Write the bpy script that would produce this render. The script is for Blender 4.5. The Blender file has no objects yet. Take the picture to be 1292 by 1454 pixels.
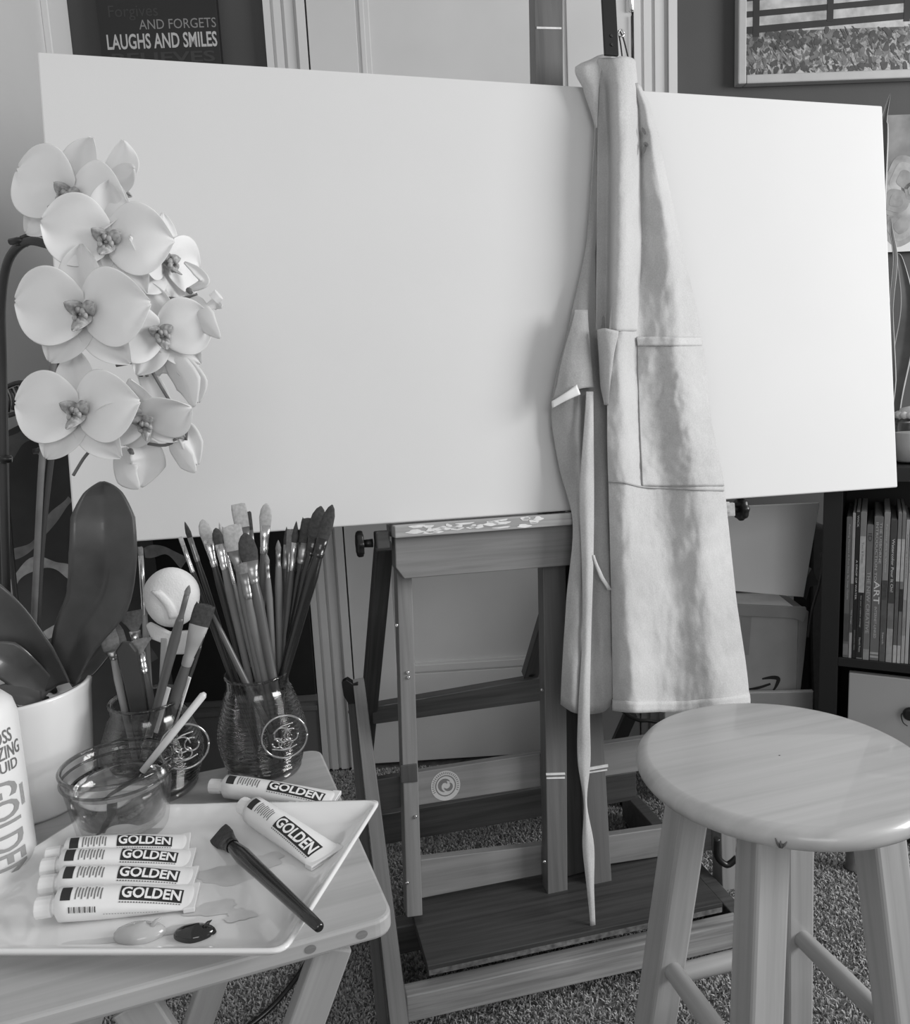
import bpy, bmesh, math, random
import numpy as np
from mathutils import Vector, Matrix, noise as mnoise
NZ = mnoise.noise
random.seed(7)
rng = np.random.default_rng(7)
S = bpy.context.scene
COL = S.collection

# ------------------------------------------------------------------ camera
F_PX, PITCH, ROLL, CAMH = 1130.0, math.radians(9.2), math.radians(2.8), 1.06
Fw = Vector((0, math.cos(PITCH), -math.sin(PITCH)))
u0 = Vector((0, math.sin(PITCH), math.cos(PITCH)))
r0 = Vector((1, 0, 0))
Rt = r0 * math.cos(ROLL) - u0 * math.sin(ROLL)
Up = r0 * math.sin(ROLL) + u0 * math.cos(ROLL)
CP = Vector((0, 0, CAMH))
cam = bpy.data.cameras.new('camera')
cam.sensor_fit = 'HORIZONTAL'; cam.sensor_width = 36.0
cam.lens = F_PX / 1292.0 * 36.0
cam.clip_start = 0.02
co = bpy.data.objects.new('camera', cam); COL.objects.link(co)
co.matrix_world = Matrix(((Rt.x, Up.x, -Fw.x, 0), (Rt.y, Up.y, -Fw.y, 0), (Rt.z, Up.z, -Fw.z, CAMH), (0, 0, 0, 1)))
S.camera = co

# ------------------------------------------------------------------ light
w = bpy.data.worlds.new('world'); S.world = w; w.use_nodes = True
w.node_tree.nodes['Background'].inputs[0].default_value = (1, 1, 1, 1)
w.node_tree.nodes['Background'].inputs[1].default_value = 0.39
def area(name, loc, target, sx, sy, power):
    l = bpy.data.lights.new(name, 'AREA'); l.shape = 'RECTANGLE'; l.size = sx; l.size_y = sy; l.energy = power
    o = bpy.data.objects.new(name, l); COL.objects.link(o); o.location = loc
    o.rotation_euler = (Vector(target) - Vector(loc)).to_track_quat('-Z', 'Y').to_euler()
    return o
area('window_daylight', (3.3, 0.45, 1.8), (0.2, 1.4, 0.9), 1.5, 1.4, 104)
area('rear_fill_light', (0.6, -2.6, 1.9), (0.0, 1.5, 0.8), 1.6, 1.2, 24)  # unseen lamp behind the camera, added to lift frontal brightness
S.view_settings.view_transform = 'Standard'; S.view_settings.look = 'None'
S.view_settings.exposure = 0.0; S.view_settings.gamma = 1.0; S.view_settings.use_curve_mapping = False

# ------------------------------------------------------------------ geometry helpers
def ray(px, py): return Fw + Rt * ((px - 646) / F_PX) - Up * ((py - 727) / F_PX)
def onz(px, py, z):
    d = ray(px, py); return CP + d * ((z - CAMH) / d.z)
def aty(px, py, y):
    d = ray(px, py); return CP + d * (y / d.y)
class Fr:
    def __init__(s, o, ux, uz=None, uy=None):
        s.o = Vector(o); s.ux = Vector(ux).normalized()
        s.uz = Vector(uz).normalized() if uz is not None else Vector((0, 0, 1))
        s.uy = s.uz.cross(s.ux).normalized()
        s.uz = s.ux.cross(s.uy).normalized()
        s.M = Matrix(((s.ux.x, s.uy.x, s.uz.x, s.o.x), (s.ux.y, s.uy.y, s.uz.y, s.o.y), (s.ux.z, s.uy.z, s.uz.z, s.o.z), (0, 0, 0, 1)))
    def hit(s, px, py, off=0.0):
        d = ray(px, py); p0 = s.o + s.uy * off
        t = (p0 - CP).dot(s.uy) / d.dot(s.uy); p = CP + d * t - s.o
        return (p.dot(s.ux), p.dot(s.uz))
    def w(s, u, v, off=0.0): return s.o + s.ux * u + s.uz * v + s.uy * off
def yaw(o, deg): return Fr(o, (math.cos(math.radians(deg)), math.sin(math.radians(deg)), 0))
ID = Fr((0, 0, 0), (1, 0, 0))
ROOTM = {}
def put(o, M, parent=None):
    COL.objects.link(o); ROOTM[o.name] = M.copy()
    if parent is not None:
        o.parent = parent; o.matrix_basis = ROOTM[parent.name].inverted() @ M
    else: o.matrix_basis = M
def tag(o, label=None, cat=None, group=None, kind=None):
    if label: o['label'] = label
    if cat: o['category'] = cat
    if group: o['group'] = group
    if kind: o['kind'] = kind
    return o
def thing(name, M, label, cat, group=None):
    o = bpy.data.objects.new(name, None); o.empty_display_size = .02
    put(o, M if isinstance(M, Matrix) else Matrix.Translation(Vector(M)))
    return tag(o, label, cat, group)
class MB:
    def __init__(s): s.v = []; s.f = []; s.m = []; s.sm = []
    def add(s, V, Fc, m=0, smooth=False):
        b = len(s.v); s.v += [tuple(v) for v in V]
        for f in Fc: s.f.append([b + i for i in f]); s.m.append(m); s.sm.append(smooth)
    def box(s, a, b, m=0):
        x0, y0, z0 = a; x1, y1, z1 = b
        s.add([(x0,y0,z0),(x1,y0,z0),(x1,y1,z0),(x0,y1,z0),(x0,y0,z1),(x1,y0,z1),(x1,y1,z1),(x0,y1,z1)],
              [(0,3,2,1),(4,5,6,7),(0,1,5,4),(1,2,6,5),(2,3,7,6),(3,0,4,7)], m)
    def prism(s, pts, y0, y1, m=0):
        # pts (u,v), extruded in y from y0 (front) to y1
        n = len(pts); A = sum(pts[i][0]*pts[(i+1)%n][1]-pts[(i+1)%n][0]*pts[i][1] for i in range(n))
        if A < 0: pts = pts[::-1]
        V = [(u, y0, v) for u, v in pts] + [(u, y1, v) for u, v in pts]
        Fc = [tuple(range(n)), tuple(range(2*n-1, n-1, -1))]
        for i in range(n): j = (i+1) % n; Fc.append((i, n+i, n+j, j))
        s.add(V, Fc, m)
    def slab(s, pts, z0, z1, m=0):
        n = len(pts); A = sum(pts[i][0]*pts[(i+1)%n][1]-pts[(i+1)%n][0]*pts[i][1] for i in range(n))
        if A < 0: pts = pts[::-1]
        V = [(u, v, z0) for u, v in pts] + [(u, v, z1) for u, v in pts]
        Fc = [tuple(range(n-1, -1, -1)), tuple(range(n, 2*n))]
        for i in range(n): j = (i+1) % n; Fc.append((i, j, n+j, n+i))
        s.add(V, Fc, m)
    def grid(s, P, m=0, closed_u=False, smooth=True, flip=False):
        R = len(P); Cn = len(P[0]); V = [p for row in P for p in row]; Fc = []
        for i in range(R-1):
            for j in range(Cn if closed_u else Cn-1):
                k = (j+1) % Cn; f = (i*Cn+j, i*Cn+k, (i+1)*Cn+k, (i+1)*Cn+j)
                Fc.append(f[::-1] if flip else f)
        s.add(V, Fc, m, smooth)
    def lathe(s, prof, n=32, sx=1, sy=1, m=0, caps=True, o=(0,0,0)):
        P = [[(o[0]+r*sx*math.cos(2*math.pi*j/n), o[1]+r*sy*math.sin(2*math.pi*j/n), o[2]+z) for j in range(n)] for r, z in prof]
        b = len(s.v); s.grid(P, m, True)
        if caps:
            R = len(P)
            s.f.append([b+j for j in range(n-1,-1,-1)]); s.m.append(m); s.sm.append(False)
            s.f.append([b+(R-1)*n+j for j in range(n)]); s.m.append(m); s.sm.append(False)
    def tube(s, pts, r, n=10, m=0):
        pts = [Vector(p) for p in pts]; rs = r if isinstance(r, (list, tuple)) else [r]*len(pts)
        P = []; up = Vector((0.13, 0.31, 0.94))
        for i, p in enumerate(pts):
            t = (pts[min(i+1, len(pts)-1)] - pts[max(i-1, 0)]).normalized()
            a = t.cross(up)
            if a.length < .05: a = t.cross(Vector((1, 0, 0)))
            a.normalize(); b2 = t.cross(a)
            P.append([p + (a*math.cos(2*math.pi*j/n) + b2*math.sin(2*math.pi*j/n))*rs[i] for j in range(n)])
        b = len(s.v); s.grid(P, m, True); R = len(P)
        s.f.append([b+j for j in range(n-1,-1,-1)]); s.m.append(m); s.sm.append(False)
        s.f.append([b+(R-1)*n+j for j in range(n)]); s.m.append(m); s.sm.append(False)
    def build(s, name, mats, M, parent=None, bevel=0, solid=0, sub=0, bseg=2):
        me = bpy.data.meshes.new(name); me.from_pydata(s.v, [], s.f); me.update()
        mats = mats if isinstance(mats, (list, tuple)) else [mats]
        for x in mats: me.materials.append(x)
        me.polygons.foreach_set('material_index', s.m); me.polygons.foreach_set('use_smooth', s.sm)
        o = bpy.data.objects.new(name, me); put(o, M, parent)
        if solid:
            md = o.modifiers.new('s', 'SOLIDIFY'); md.thickness = solid; md.offset = 0
        if bevel:
            md = o.modifiers.new('b', 'BEVEL'); md.width = bevel; md.segments = bseg; md.limit_method = 'ANGLE'; md.angle_limit = .6
        if sub:
            md = o.modifiers.new('u', 'SUBSURF'); md.levels = sub; md.render_levels = sub
        return o
def smooth_path(pts, n=8):
    pts = [Vector(p) for p in pts]; out = []
    for i in range(len(pts)-1):
        p0 = pts[max(i-1,0)]; p1 = pts[i]; p2 = pts[i+1]; p3 = pts[min(i+2, len(pts)-1)]
        for k in range(n):
            t = k/n; out.append(0.5*((2*p1)+(p2-p0)*t+(2*p0-5*p1+4*p2-p3)*t*t+(3*p1-p0-3*p2+p3)*t**3))
    out.append(pts[-1]); return out
_tc = {}
def text_geo(txt, bold=0.0, fine=False):
    key = (txt, bold, fine)
    if key in _tc: return _tc[key]
    cu = bpy.data.curves.new('t', 'FONT'); cu.body = txt; cu.size = 1.0; cu.resolution_u = 3; cu.offset = bold
    o = bpy.data.objects.new('t', cu); COL.objects.link(o)
    dg = bpy.context.evaluated_depsgraph_get(); me = bpy.data.meshes.new_from_object(o.evaluated_get(dg))
    if fine:
        b_ = bmesh.new(); b_.from_mesh(me)
        for it in range(5):
            bmesh.ops.triangulate(b_, faces=b_.faces[:]); es = [e for e in b_.edges if e.calc_length() > .16]
            if not es: break
            bmesh.ops.subdivide_edges(b_, edges=es, cuts=1)
        bmesh.ops.triangulate(b_, faces=b_.faces[:]); b_.to_mesh(me); b_.free()
    V = [tuple(v.co) for v in me.vertices]; Fc = [tuple(p.vertices) for p in me.polygons]
    bpy.data.objects.remove(o); bpy.data.curves.remove(cu); bpy.data.meshes.remove(me)
    if V:
        x0 = min(v[0] for v in V); x1 = max(v[0] for v in V); y0 = min(v[1] for v in V); y1 = max(v[1] for v in V)
        V = [((v[0]-x0)/(x1-x0), (v[1]-y0)/(y1-y0)) for v in V]
    _tc[key] = (V, Fc); return V, Fc
def put_text(mb, txt, fn, m, bold=0.0, fine=False):
    """fn maps (s,t) in the unit square to a local point"""
    V, Fc = text_geo(txt, bold, fine); mb.add([fn(a, b) for a, b in V], Fc, m)

# ------------------------------------------------------------------ materials
def lin(v):
    v /= 255.0; return v/12.92 if v <= .04045 else ((v+.055)/1.055)**2.4
def newmat(name):
    m = bpy.data.materials.new(name); m.use_nodes = True; nt = m.node_tree
    return m, nt, nt.nodes['Principled BSDF']
def g4(a): return (a, a, a, 1)
def ramp(nt, fac, stops):
    r = nt.nodes.new('ShaderNodeValToRGB'); e = r.color_ramp.elements
    e[0].position, e[0].color = stops[0][0], g4(stops[0][1]); e[1].position, e[1].color = stops[-1][0], g4(stops[-1][1])
    for p, c in stops[1:-1]: x = e.new(p); x.color = g4(c)
    nt.links.new(fac, r.inputs[0]); return r.outputs[0]
def coords(nt, scale, kind='Object'):
    tc = nt.nodes.new('ShaderNodeTexCoord'); mp = nt.nodes.new('ShaderNodeMapping'); mp.inputs['Scale'].default_value = scale
    nt.links.new(tc.outputs[kind], mp.inputs[0]); return mp.outputs[0]
def noise(nt, vec, scale, detail=3, rough=.5, dist=0):
    n = nt.nodes.new('ShaderNodeTexNoise'); n.inputs['Scale'].default_value = scale; n.inputs['Detail'].default_value = detail
    n.inputs['Roughness'].default_value = rough; n.inputs['Distortion'].default_value = dist
    nt.links.new(vec, n.inputs['Vector']); return n.outputs['Fac']
def bump(nt, bs, h, strength, dist=.001):
    b = nt.nodes.new('ShaderNodeBump'); b.inputs['Strength'].default_value = strength; b.inputs['Distance'].default_value = dist
    nt.links.new(h, b.inputs['Height']); nt.links.new(b.outputs[0], bs.inputs['Normal'])
def plain(name, a, rough=.6, var=.0, vscale=20, bmp=0, bscale=200, metal=0, trans=0, coat=0, sss=0):
    m, nt, bs = newmat(name); bs.inputs['Roughness'].default_value = rough; bs.inputs['Metallic'].default_value = metal
    bs.inputs['Transmission Weight'].default_value = trans; bs.inputs['Coat Weight'].default_value = coat
    c = coords(nt, (1, 1, 1)); n = noise(nt, c, vscale, 3)
    nt.links.new(ramp(nt, n, [(.3, max(0, a*(1-var))), (.7, min(1, a*(1+var)))]), bs.inputs['Base Color'])
    if bmp: bump(nt, bs, noise(nt, c, bscale, 4), bmp)
    return m
def wood(name, a, axis='X', rough=.45, contrast=.28, scale=1.0, coat=0.15):
    m, nt, bs = newmat(name); bs.inputs['Roughness'].default_value = rough; bs.inputs['Coat Weight'].default_value = coat
    lo, hi = 5.0*scale, 130*scale
    sc = {'X': (lo, hi, hi), 'Y': (hi, lo, hi), 'Z': (hi, hi, lo)}[axis]
    c = coords(nt, sc); n1 = noise(nt, c, 1.0, 6, .6, .6); 
    c2 = coords(nt, tuple(x*.22 for x in sc)); n2 = noise(nt, c2, 1.0, 3, .5, 2.5)
    mx = nt.nodes.new('ShaderNodeMath'); mx.operation = 'ADD'; nt.links.new(n1, mx.inputs[0]); nt.links.new(n2, mx.inputs[1])
    h = nt.nodes.new('ShaderNodeMath'); h.operation = 'MULTIPLY'; h.inputs[1].default_value = .5; nt.links.new(mx.outputs[0], h.inputs[0])
    nt.links.new(ramp(nt, h.outputs[0], [(.36, a*(1-contrast*1.25)), (.5, a), (.64, min(1, a*(1+contrast)))]), bs.inputs['Base Color'])
    bump(nt, bs, n1, .15, .0006)
    return m
def cloth(name, a, var=.12):
    m, nt, bs = newmat(name); bs.inputs['Roughness'].default_value = .9; bs.inputs['Sheen Weight'].default_value = .15
    c = coords(nt, (1, 1, 1)); n = noise(nt, c, 420, 2); n2 = noise(nt, c, 9, 4)
    mx = nt.nodes.new('ShaderNodeMath'); mx.operation = 'ADD'; nt.links.new(n, mx.inputs[0]); nt.links.new(n2, mx.inputs[1])
    h = nt.nodes.new('ShaderNodeMath'); h.operation = 'MULTIPLY'; h.inputs[1].default_value = .5; nt.links.new(mx.outputs[0], h.inputs[0])
    nt.links.new(ramp(nt, h.outputs[0], [(.35, a*(1-var)), (.65, a*(1+var))]), bs.inputs['Base Color'])
    mw = noise(nt, coords(nt, (1, 1, .6)), 28, 5, .6)
    ad = nt.nodes.new('ShaderNodeMath'); ad.operation = 'MULTIPLY_ADD'; ad.inputs[1].default_value = .06
    nt.links.new(n, ad.inputs[0]); nt.links.new(mw, ad.inputs[2]); bump(nt, bs, ad.outputs[0], .35, .006)
    return m
def thin_glass(name, tint=.9, ribs=0):
    m, nt, bs = newmat(name); out = nt.nodes['Material Output']; nt.nodes.remove(bs)
    tr = nt.nodes.new('ShaderNodeBsdfTransparent'); tr.inputs[0].default_value = g4(tint)
    gl = nt.nodes.new('ShaderNodeBsdfGlossy'); gl.inputs['Roughness'].default_value = .04
    fr = nt.nodes.new('ShaderNodeLayerWeight'); fr.inputs[0].default_value = .5
    pw_ = nt.nodes.new('ShaderNodeMath'); pw_.operation = 'POWER'; pw_.inputs[1].default_value = 3.0; nt.links.new(fr.outputs['Facing'], pw_.inputs[0])
    sc_ = nt.nodes.new('ShaderNodeMath'); sc_.operation = 'MULTIPLY_ADD'; sc_.inputs[1].default_value = .7; sc_.inputs[2].default_value = .05; nt.links.new(pw_.outputs[0], sc_.inputs[0])
    mx = nt.nodes.new('ShaderNodeMixShader')
    nt.links.new(sc_.outputs[0], mx.inputs[0]); nt.links.new(tr.outputs[0], mx.inputs[1]); nt.links.new(gl.outputs[0], mx.inputs[2])
    nt.links.new(mx.outputs[0], out.inputs[0])
    b = nt.nodes.new('ShaderNodeBump'); b.inputs['Strength'].default_value = .6; b.inputs['Distance'].default_value = .002
    nt.links.new(noise(nt, coords(nt, (1,1,1)), 45, 3), b.inputs['Height'])
    nt.links.new(b.outputs[0], gl.inputs['Normal']); nt.links.new(b.outputs[0], fr.inputs['Normal'])
    return m
def petalmat(name, a):
    m, nt, bs = newmat(name); bs.inputs['Roughness'].default_value = .55
    out = nt.nodes['Material Output']
    t = nt.nodes.new('ShaderNodeBsdfTranslucent'); t.inputs[0].default_value = g4(a)
    bs.inputs['Base Color'].default_value = g4(a)
    mx = nt.nodes.new('ShaderNodeMixShader'); mx.inputs[0].default_value = .35
    nt.links.new(bs.outputs[0], mx.inputs[1]); nt.links.new(t.outputs[0], mx.inputs[2]); nt.links.new(mx.outputs[0], out.inputs[0])
    bump(nt, bs, noise(nt, coords(nt, (1,1,1)), 60, 3), .25, .002)
    return m
M_canvas = plain('canvas_white', .71, .85, .01, 5, .12, 900)
M_canvas_edge = plain('canvas_edge', .8, .85, .02, 5)
M_wall = plain('wall_dark_grey', .068, .85, .08, 4, .15, 260)
M_lwall = plain('wall_light_grey', .60, .85, .03, 3, .15, 260)
M_trim = plain('trim_white', .60, .5, .03, 6)
M_door = plain('door_white', .56, .5, .04, 5)
M_base = plain('baseboard_grey', .13, .5, .05, 6)
M_black = plain('black_plastic', .012, .35)
M_blackm = plain('black_metal', .02, .3, metal=.3)
M_iron = plain('dark_metal', .05, .4, metal=.5)
M_silver = plain('silver_metal', .75, .22, metal=1.0)
M_white = plain('white_plastic', .82, .35)
M_paint = plain('dried_white_paint', .75, .6, .1, 90)
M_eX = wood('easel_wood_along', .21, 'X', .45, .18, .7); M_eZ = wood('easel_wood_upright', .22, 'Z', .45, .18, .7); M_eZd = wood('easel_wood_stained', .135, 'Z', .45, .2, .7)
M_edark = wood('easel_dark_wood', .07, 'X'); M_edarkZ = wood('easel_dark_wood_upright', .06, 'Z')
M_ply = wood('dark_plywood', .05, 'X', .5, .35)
M_plyedge = plain('plywood_edge', .14, .7, .5, 90)
M_sX = wood('stool_wood', .44, 'X', .35, .13, .32, .3); M_sZ = wood('stool_wood_leg', .39, 'Z', .4, .13, .6, .2)
M_tX = wood('table_wood', .40, 'X', .4, .17, .34, .25); M_tZ = wood('table_leg_wood', .34, 'Z', .45, .12, .6, .1)
M_plate = plain('glazed_white', .80, .12, .02, 4, coat=.6)
M_stain = plain('paint_smear', .60, .4, .12, 30)
M_pot = plain('white_ceramic', .80, .2, .01, 5, coat=.4)
M_apron = cloth('linen', .50); M_apron_shade = cloth('linen_shade_tone', .36); M_hem = cloth('linen_hem', .55)  # second linen is a darker copy with shade put into its colour
M_glass = thin_glass('jar_glass', .80)
M_glass2 = thin_glass('tumbler_glass', .96)
M_leaf = plain('orchid_leaf', .055, .35, .25, 25, coat=.2)
M_leafl = plain('leaf_pale_edge', .35, .5, .1, 30)
M_stem = plain('orchid_stem', .14, .5, .2, 40); M_stake = plain('dark_stake', .035, .5)
M_petal = petalmat('petal_white', .96); M_petal2 = petalmat('sepal_pale', .88)
M_lip = plain('flower_lip_speckled', .32, .5, .55, 160)
M_card = plain('cardboard', .42, .8, .08, 12); M_cardd = plain('cardboard_side', .32, .8, .08, 12); M_paper = plain('paper', .72, .7, .05, 40)
M_board = plain('grey_board', .85, .7, .03, 5)
M_shelf = plain('black_brown_shelf', .010, .5, .1, 10)
M_drawer = plain('drawer_front', .42, .5, .03, 4)
M_sponge = plain('white_sponge', .72, .95, .04, 60, .5, 500)
M_ink = plain('printed_black', .02, .5); M_inkg = plain('printed_grey', .16, .5); M_pale = plain('pale_lettering', .62, .6)
M_palet = plain('dim_lettering', .045, .6); M_midt = plain('grey_lettering', .28, .6)
M_gold = plain('grey_lettering_bottle', .30, .5)
def water():
    m, nt, bs = newmat('water'); bs.inputs['Base Color'].default_value = g4(.93); bs.inputs['Transmission Weight'].default_value = 1
    bs.inputs['IOR'].default_value = 1.33; bs.inputs['Roughness'].default_value = 0.0; return m
M_water = water()

# ------------------------------------------------------------------ frames
W = yaw((0, 2.136, 0), 2.0)                       # back wall
rays = [ray(*q) for q in ((50, 73), (1252, 150), (1275, 692), (106, 775))]
A = np.stack([-np.array(rays[1]), np.array(rays[2]), -np.array(rays[3])], 1)
s_ = np.linalg.solve(A, -np.array(rays[0])); s_ = [1, *s_]
P4 = [rays[i]*float(s_[i]) for i in range(4)]
k_ = 1.524/(P4[1]-P4[0]).length
P4 = [CP + p*k_ for p in P4]
CW = ((P4[1]-P4[0]).length + (P4[2]-P4[3]).length)/2; CH = ((P4[0]-P4[3]).length + (P4[1]-P4[2]).length)/2
C = Fr(P4[3], P4[2]-P4[3], P4[0]-P4[3])           # canvas / easel plane, uy points away from the camera
YAW = math.degrees(math.atan2(C.ux.y, C.ux.x))

# ------------------------------------------------------------------ room
def struct(name, mb, m, M=Matrix(), parent=None, bevel=0):
    o = mb.build(name, m, M, parent, bevel); 
    if parent is None: o['kind'] = 'structure'
    return o
LX = W.hit(89, 30)[0]                             # corner, in wall coordinates
mb = MB(); mb.box((-3.2, -2.5, -.05), (4.2, 2.6, -.006)); 
M_floor = plain('carpet_base', .13, .95, .3, 60)
struct('floor', mb, M_floor)
mb = MB(); mb.box((LX-.1, 0, 0), (3.0, .1, 2.7)); struct('wall_back', mb, M_wall, W.M)
LW = W.w(LX, 0)
mb = MB(); mb.box((-.1, -4.0, 0), (0, 0, 2.7)); struct('wall_left', mb, M_lwall, Matrix.Translation(LW) @ Matrix.Rotation(math.radians(1), 4, 'Z'))
mb = MB(); mb.box((0, -.115, 0), (.016, -.0, 2.7)); struct('trim_1', mb, plain('corner_trim', .72, .5, .02, 5), Matrix.Translation(LW) @ Matrix.Rotation(math.radians(1), 4, 'Z'), bevel=.002)
# door casing left / right: fluted profile
def casing(name, u0, u1):
    mb = MB(); n = 7; wd = (u1-u0)
    for k, (a, b, d) in enumerate(((0,.16,.022),(.16,.24,.012),(.24,.42,.018),(.42,.5,.011),(.5,.72,.018),(.72,.80,.012),(.80,1,.026))):
        mb.box((u0+wd*a, -d, 0), (u0+wd*b, 0, 2.35))
    return struct(name, mb, M_trim, W.M)
cl0, cl1 = W.hit(379, 60)[0], W.hit(437, 60)[0]
cr0, cr1 = W.hit(897, 60)[0], W.hit(957, 60)[0]
casing('trim_2', cl0, cl1); casing('trim_3', cr0, cr1)
d0, d1 = cl1+.004, cr0-.004
mb = MB()
s0, s1 = W.hit(508, 60)[0], W.hit(803, 60)[0]
vb = W.hit(650, 950)[1]
mb.box((d0, .012-.03, .01), (s0, -.002, 2.3)); mb.box((s1, -.018, .01), (d1, -.002, 2.3)); mb.box((s0, -.018, .01), (s1, -.002, vb))
mb.box((s0, -.006, vb), (s1, -.001, 2.3))
m_ = .032
for (a, b, c2, d2) in ((s0, s0+m_, vb, 2.3), (s1-m_, s1, vb, 2.3), (s0+m_, s1-m_, vb, vb+m_)):
    mb.box((a, -.013, c2), (b, -.006, d2)); mb.box((a+.008, -.017, c2+.004), (b-.012, -.013, d2-.008))
dr = struct('door_1', mb, M_door, W.M, bevel=.0015)
mb = MB(); hv = W.hit(893, 10)[1]; hu = W.hit(893, 30)[0]
mb.lathe([(.004, 0), (.006, .002), (.006, .08), (.004, .083)], 12, o=(hu, -.024, hv-.02)); mb.box((hu-.012, -.021, hv-.02), (hu+.012, -.018, hv+.06))
mb.build('hinge', M_silver, W.M, dr)
mb = MB(); mb.lathe([(.0015, 0), (.0015, .1)], 8, o=(hu, -.024, hv-.13)); mb.build('hinge_pin', M_iron, W.M, dr)
bt = W.hit(340, 988)[1]
mb = MB(); mb.box((LX, -.016, 0), (cl0-.002, 0, bt-.02)); mb.box((LX, -.024, bt-.02), (cl0-.002, 0, bt)); mb.box((LX, -.02, bt-.05), (cl0-.002, 0, bt-.035))
struct('baseboard_back', mb, M_base, W.M, bevel=.002)
mb = MB(); mb.box((cr1+.002, -.016, 0), (2.9, 0, bt-.02)); mb.box((cr1+.002, -.024, bt-.02), (2.9, 0, bt)); struct('baseboard_right', mb, M_base, W.M, bevel=.002)

# carpet pile: short bent tufts (nobody could count them)
def carpet():
    N = 320000
    x = rng.uniform(-.85, 1.45, N); y = rng.uniform(.55, 2.1, N)
    a = rng.uniform(0, 2*np.pi, N); h = rng.uniform(.0035, .0065, N); wd = rng.uniform(.0008, .0013, N)
    lx = rng.normal(0, .0026, N); ly = rng.normal(0, .0026, N)
    V = np.zeros((N, 5, 3)); dx = np.cos(a)*wd; dy = np.sin(a)*wd
    V[:, 0] = np.stack([x-dx, y-dy, np.full(N, -.006)], 1); V[:, 1] = np.stack([x+dx, y+dy, np.full(N, -.006)], 1)
    V[:, 2] = np.stack([x+dx*1.3+lx*.5, y+dy*1.3+ly*.5, h*.6-.004], 1); V[:, 3] = np.stack([x-dx*1.3+lx*.5, y-dy*1.3+ly*.5, h*.6-.004], 1)
    V[:, 4] = np.stack([x+lx*1.6, y+ly*1.6, h-.004], 1)
    idx = np.arange(N)[:, None]*5
    quads = (idx + np.array([0, 1, 2, 3])).astype(int); tris = (idx + np.array([3, 2, 4])).astype(int)
    me = bpy.data.meshes.new('carpet_pile'); me.vertices.add(N*5); me.vertices.foreach_set('co', V.ravel())
    me.loops.add(N*7); me.loops.foreach_set('vertex_index', np.concatenate([quads.ravel(), tris.ravel()]))
    me.polygons.add(N*2)
    me.polygons.foreach_set('loop_start', np.concatenate([np.arange(N)*4, N*4+np.arange(N)*3]))
    me.polygons.foreach_set('loop_total', np.concatenate([np.full(N, 4), np.full(N, 3)]))
    me.update(calc_edges=True)
    me.materials.append(plain('carpet_fibre', .40, .95, .35, 130))
    o = bpy.data.objects.new('carpet_pile', me); put(o, Matrix())
    tag(o, 'speckled grey carpet pile covering the floor under easel and stool', 'carpet', kind='stuff')
carpet()

# ------------------------------------------------------------------ things on the wall
def q(fr, pts, off=0): return [fr.hit(a, b, off) for a, b in pts]
sg = thing('wall_sign', W.M, 'black wall sign with the words LAUGHS AND SMILES', 'sign')
u0s, u1s = W.hit(148, 70)[0], W.hit(316, 70)[0]
mb = MB(); mb.box((u0s, -.025, 1.72), (u1s, -.002, 2.35)); mb.build('panel', plain('sign_black', .012, .4), W.M, sg, .002)
mb = MB()
def sline(txt, px0, px1, py0, py1, m, bold=.02):
    a = W.hit(px0, py1, -.026); b = W.hit(px1, py1-(px1-px0)*.035, -.026); t = W.hit(px0, py0, -.026); hgt = t[1]-a[1]
    put_text(mb, txt, lambda s, v: (a[0]+(b[0]-a[0])*s, -.0256, a[1]+hgt*v), m, bold)
sline('LAUGHS AND SMILES', 153, 309, 49, 71, 0, .02)
sline('AND FORGETS', 198, 307, 28, 42, 1, 0)
sline('Forgives', 155, 225, 8, 30, 2, 0)
sline('BELIEVES', 160, 306, 76, 92, 2, .02)
mb.build('lettering', [plain('sign_pale', .45, .6), plain('sign_mid', .22, .6), plain('sign_dim', .035, .6)], W.M, sg)

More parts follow.
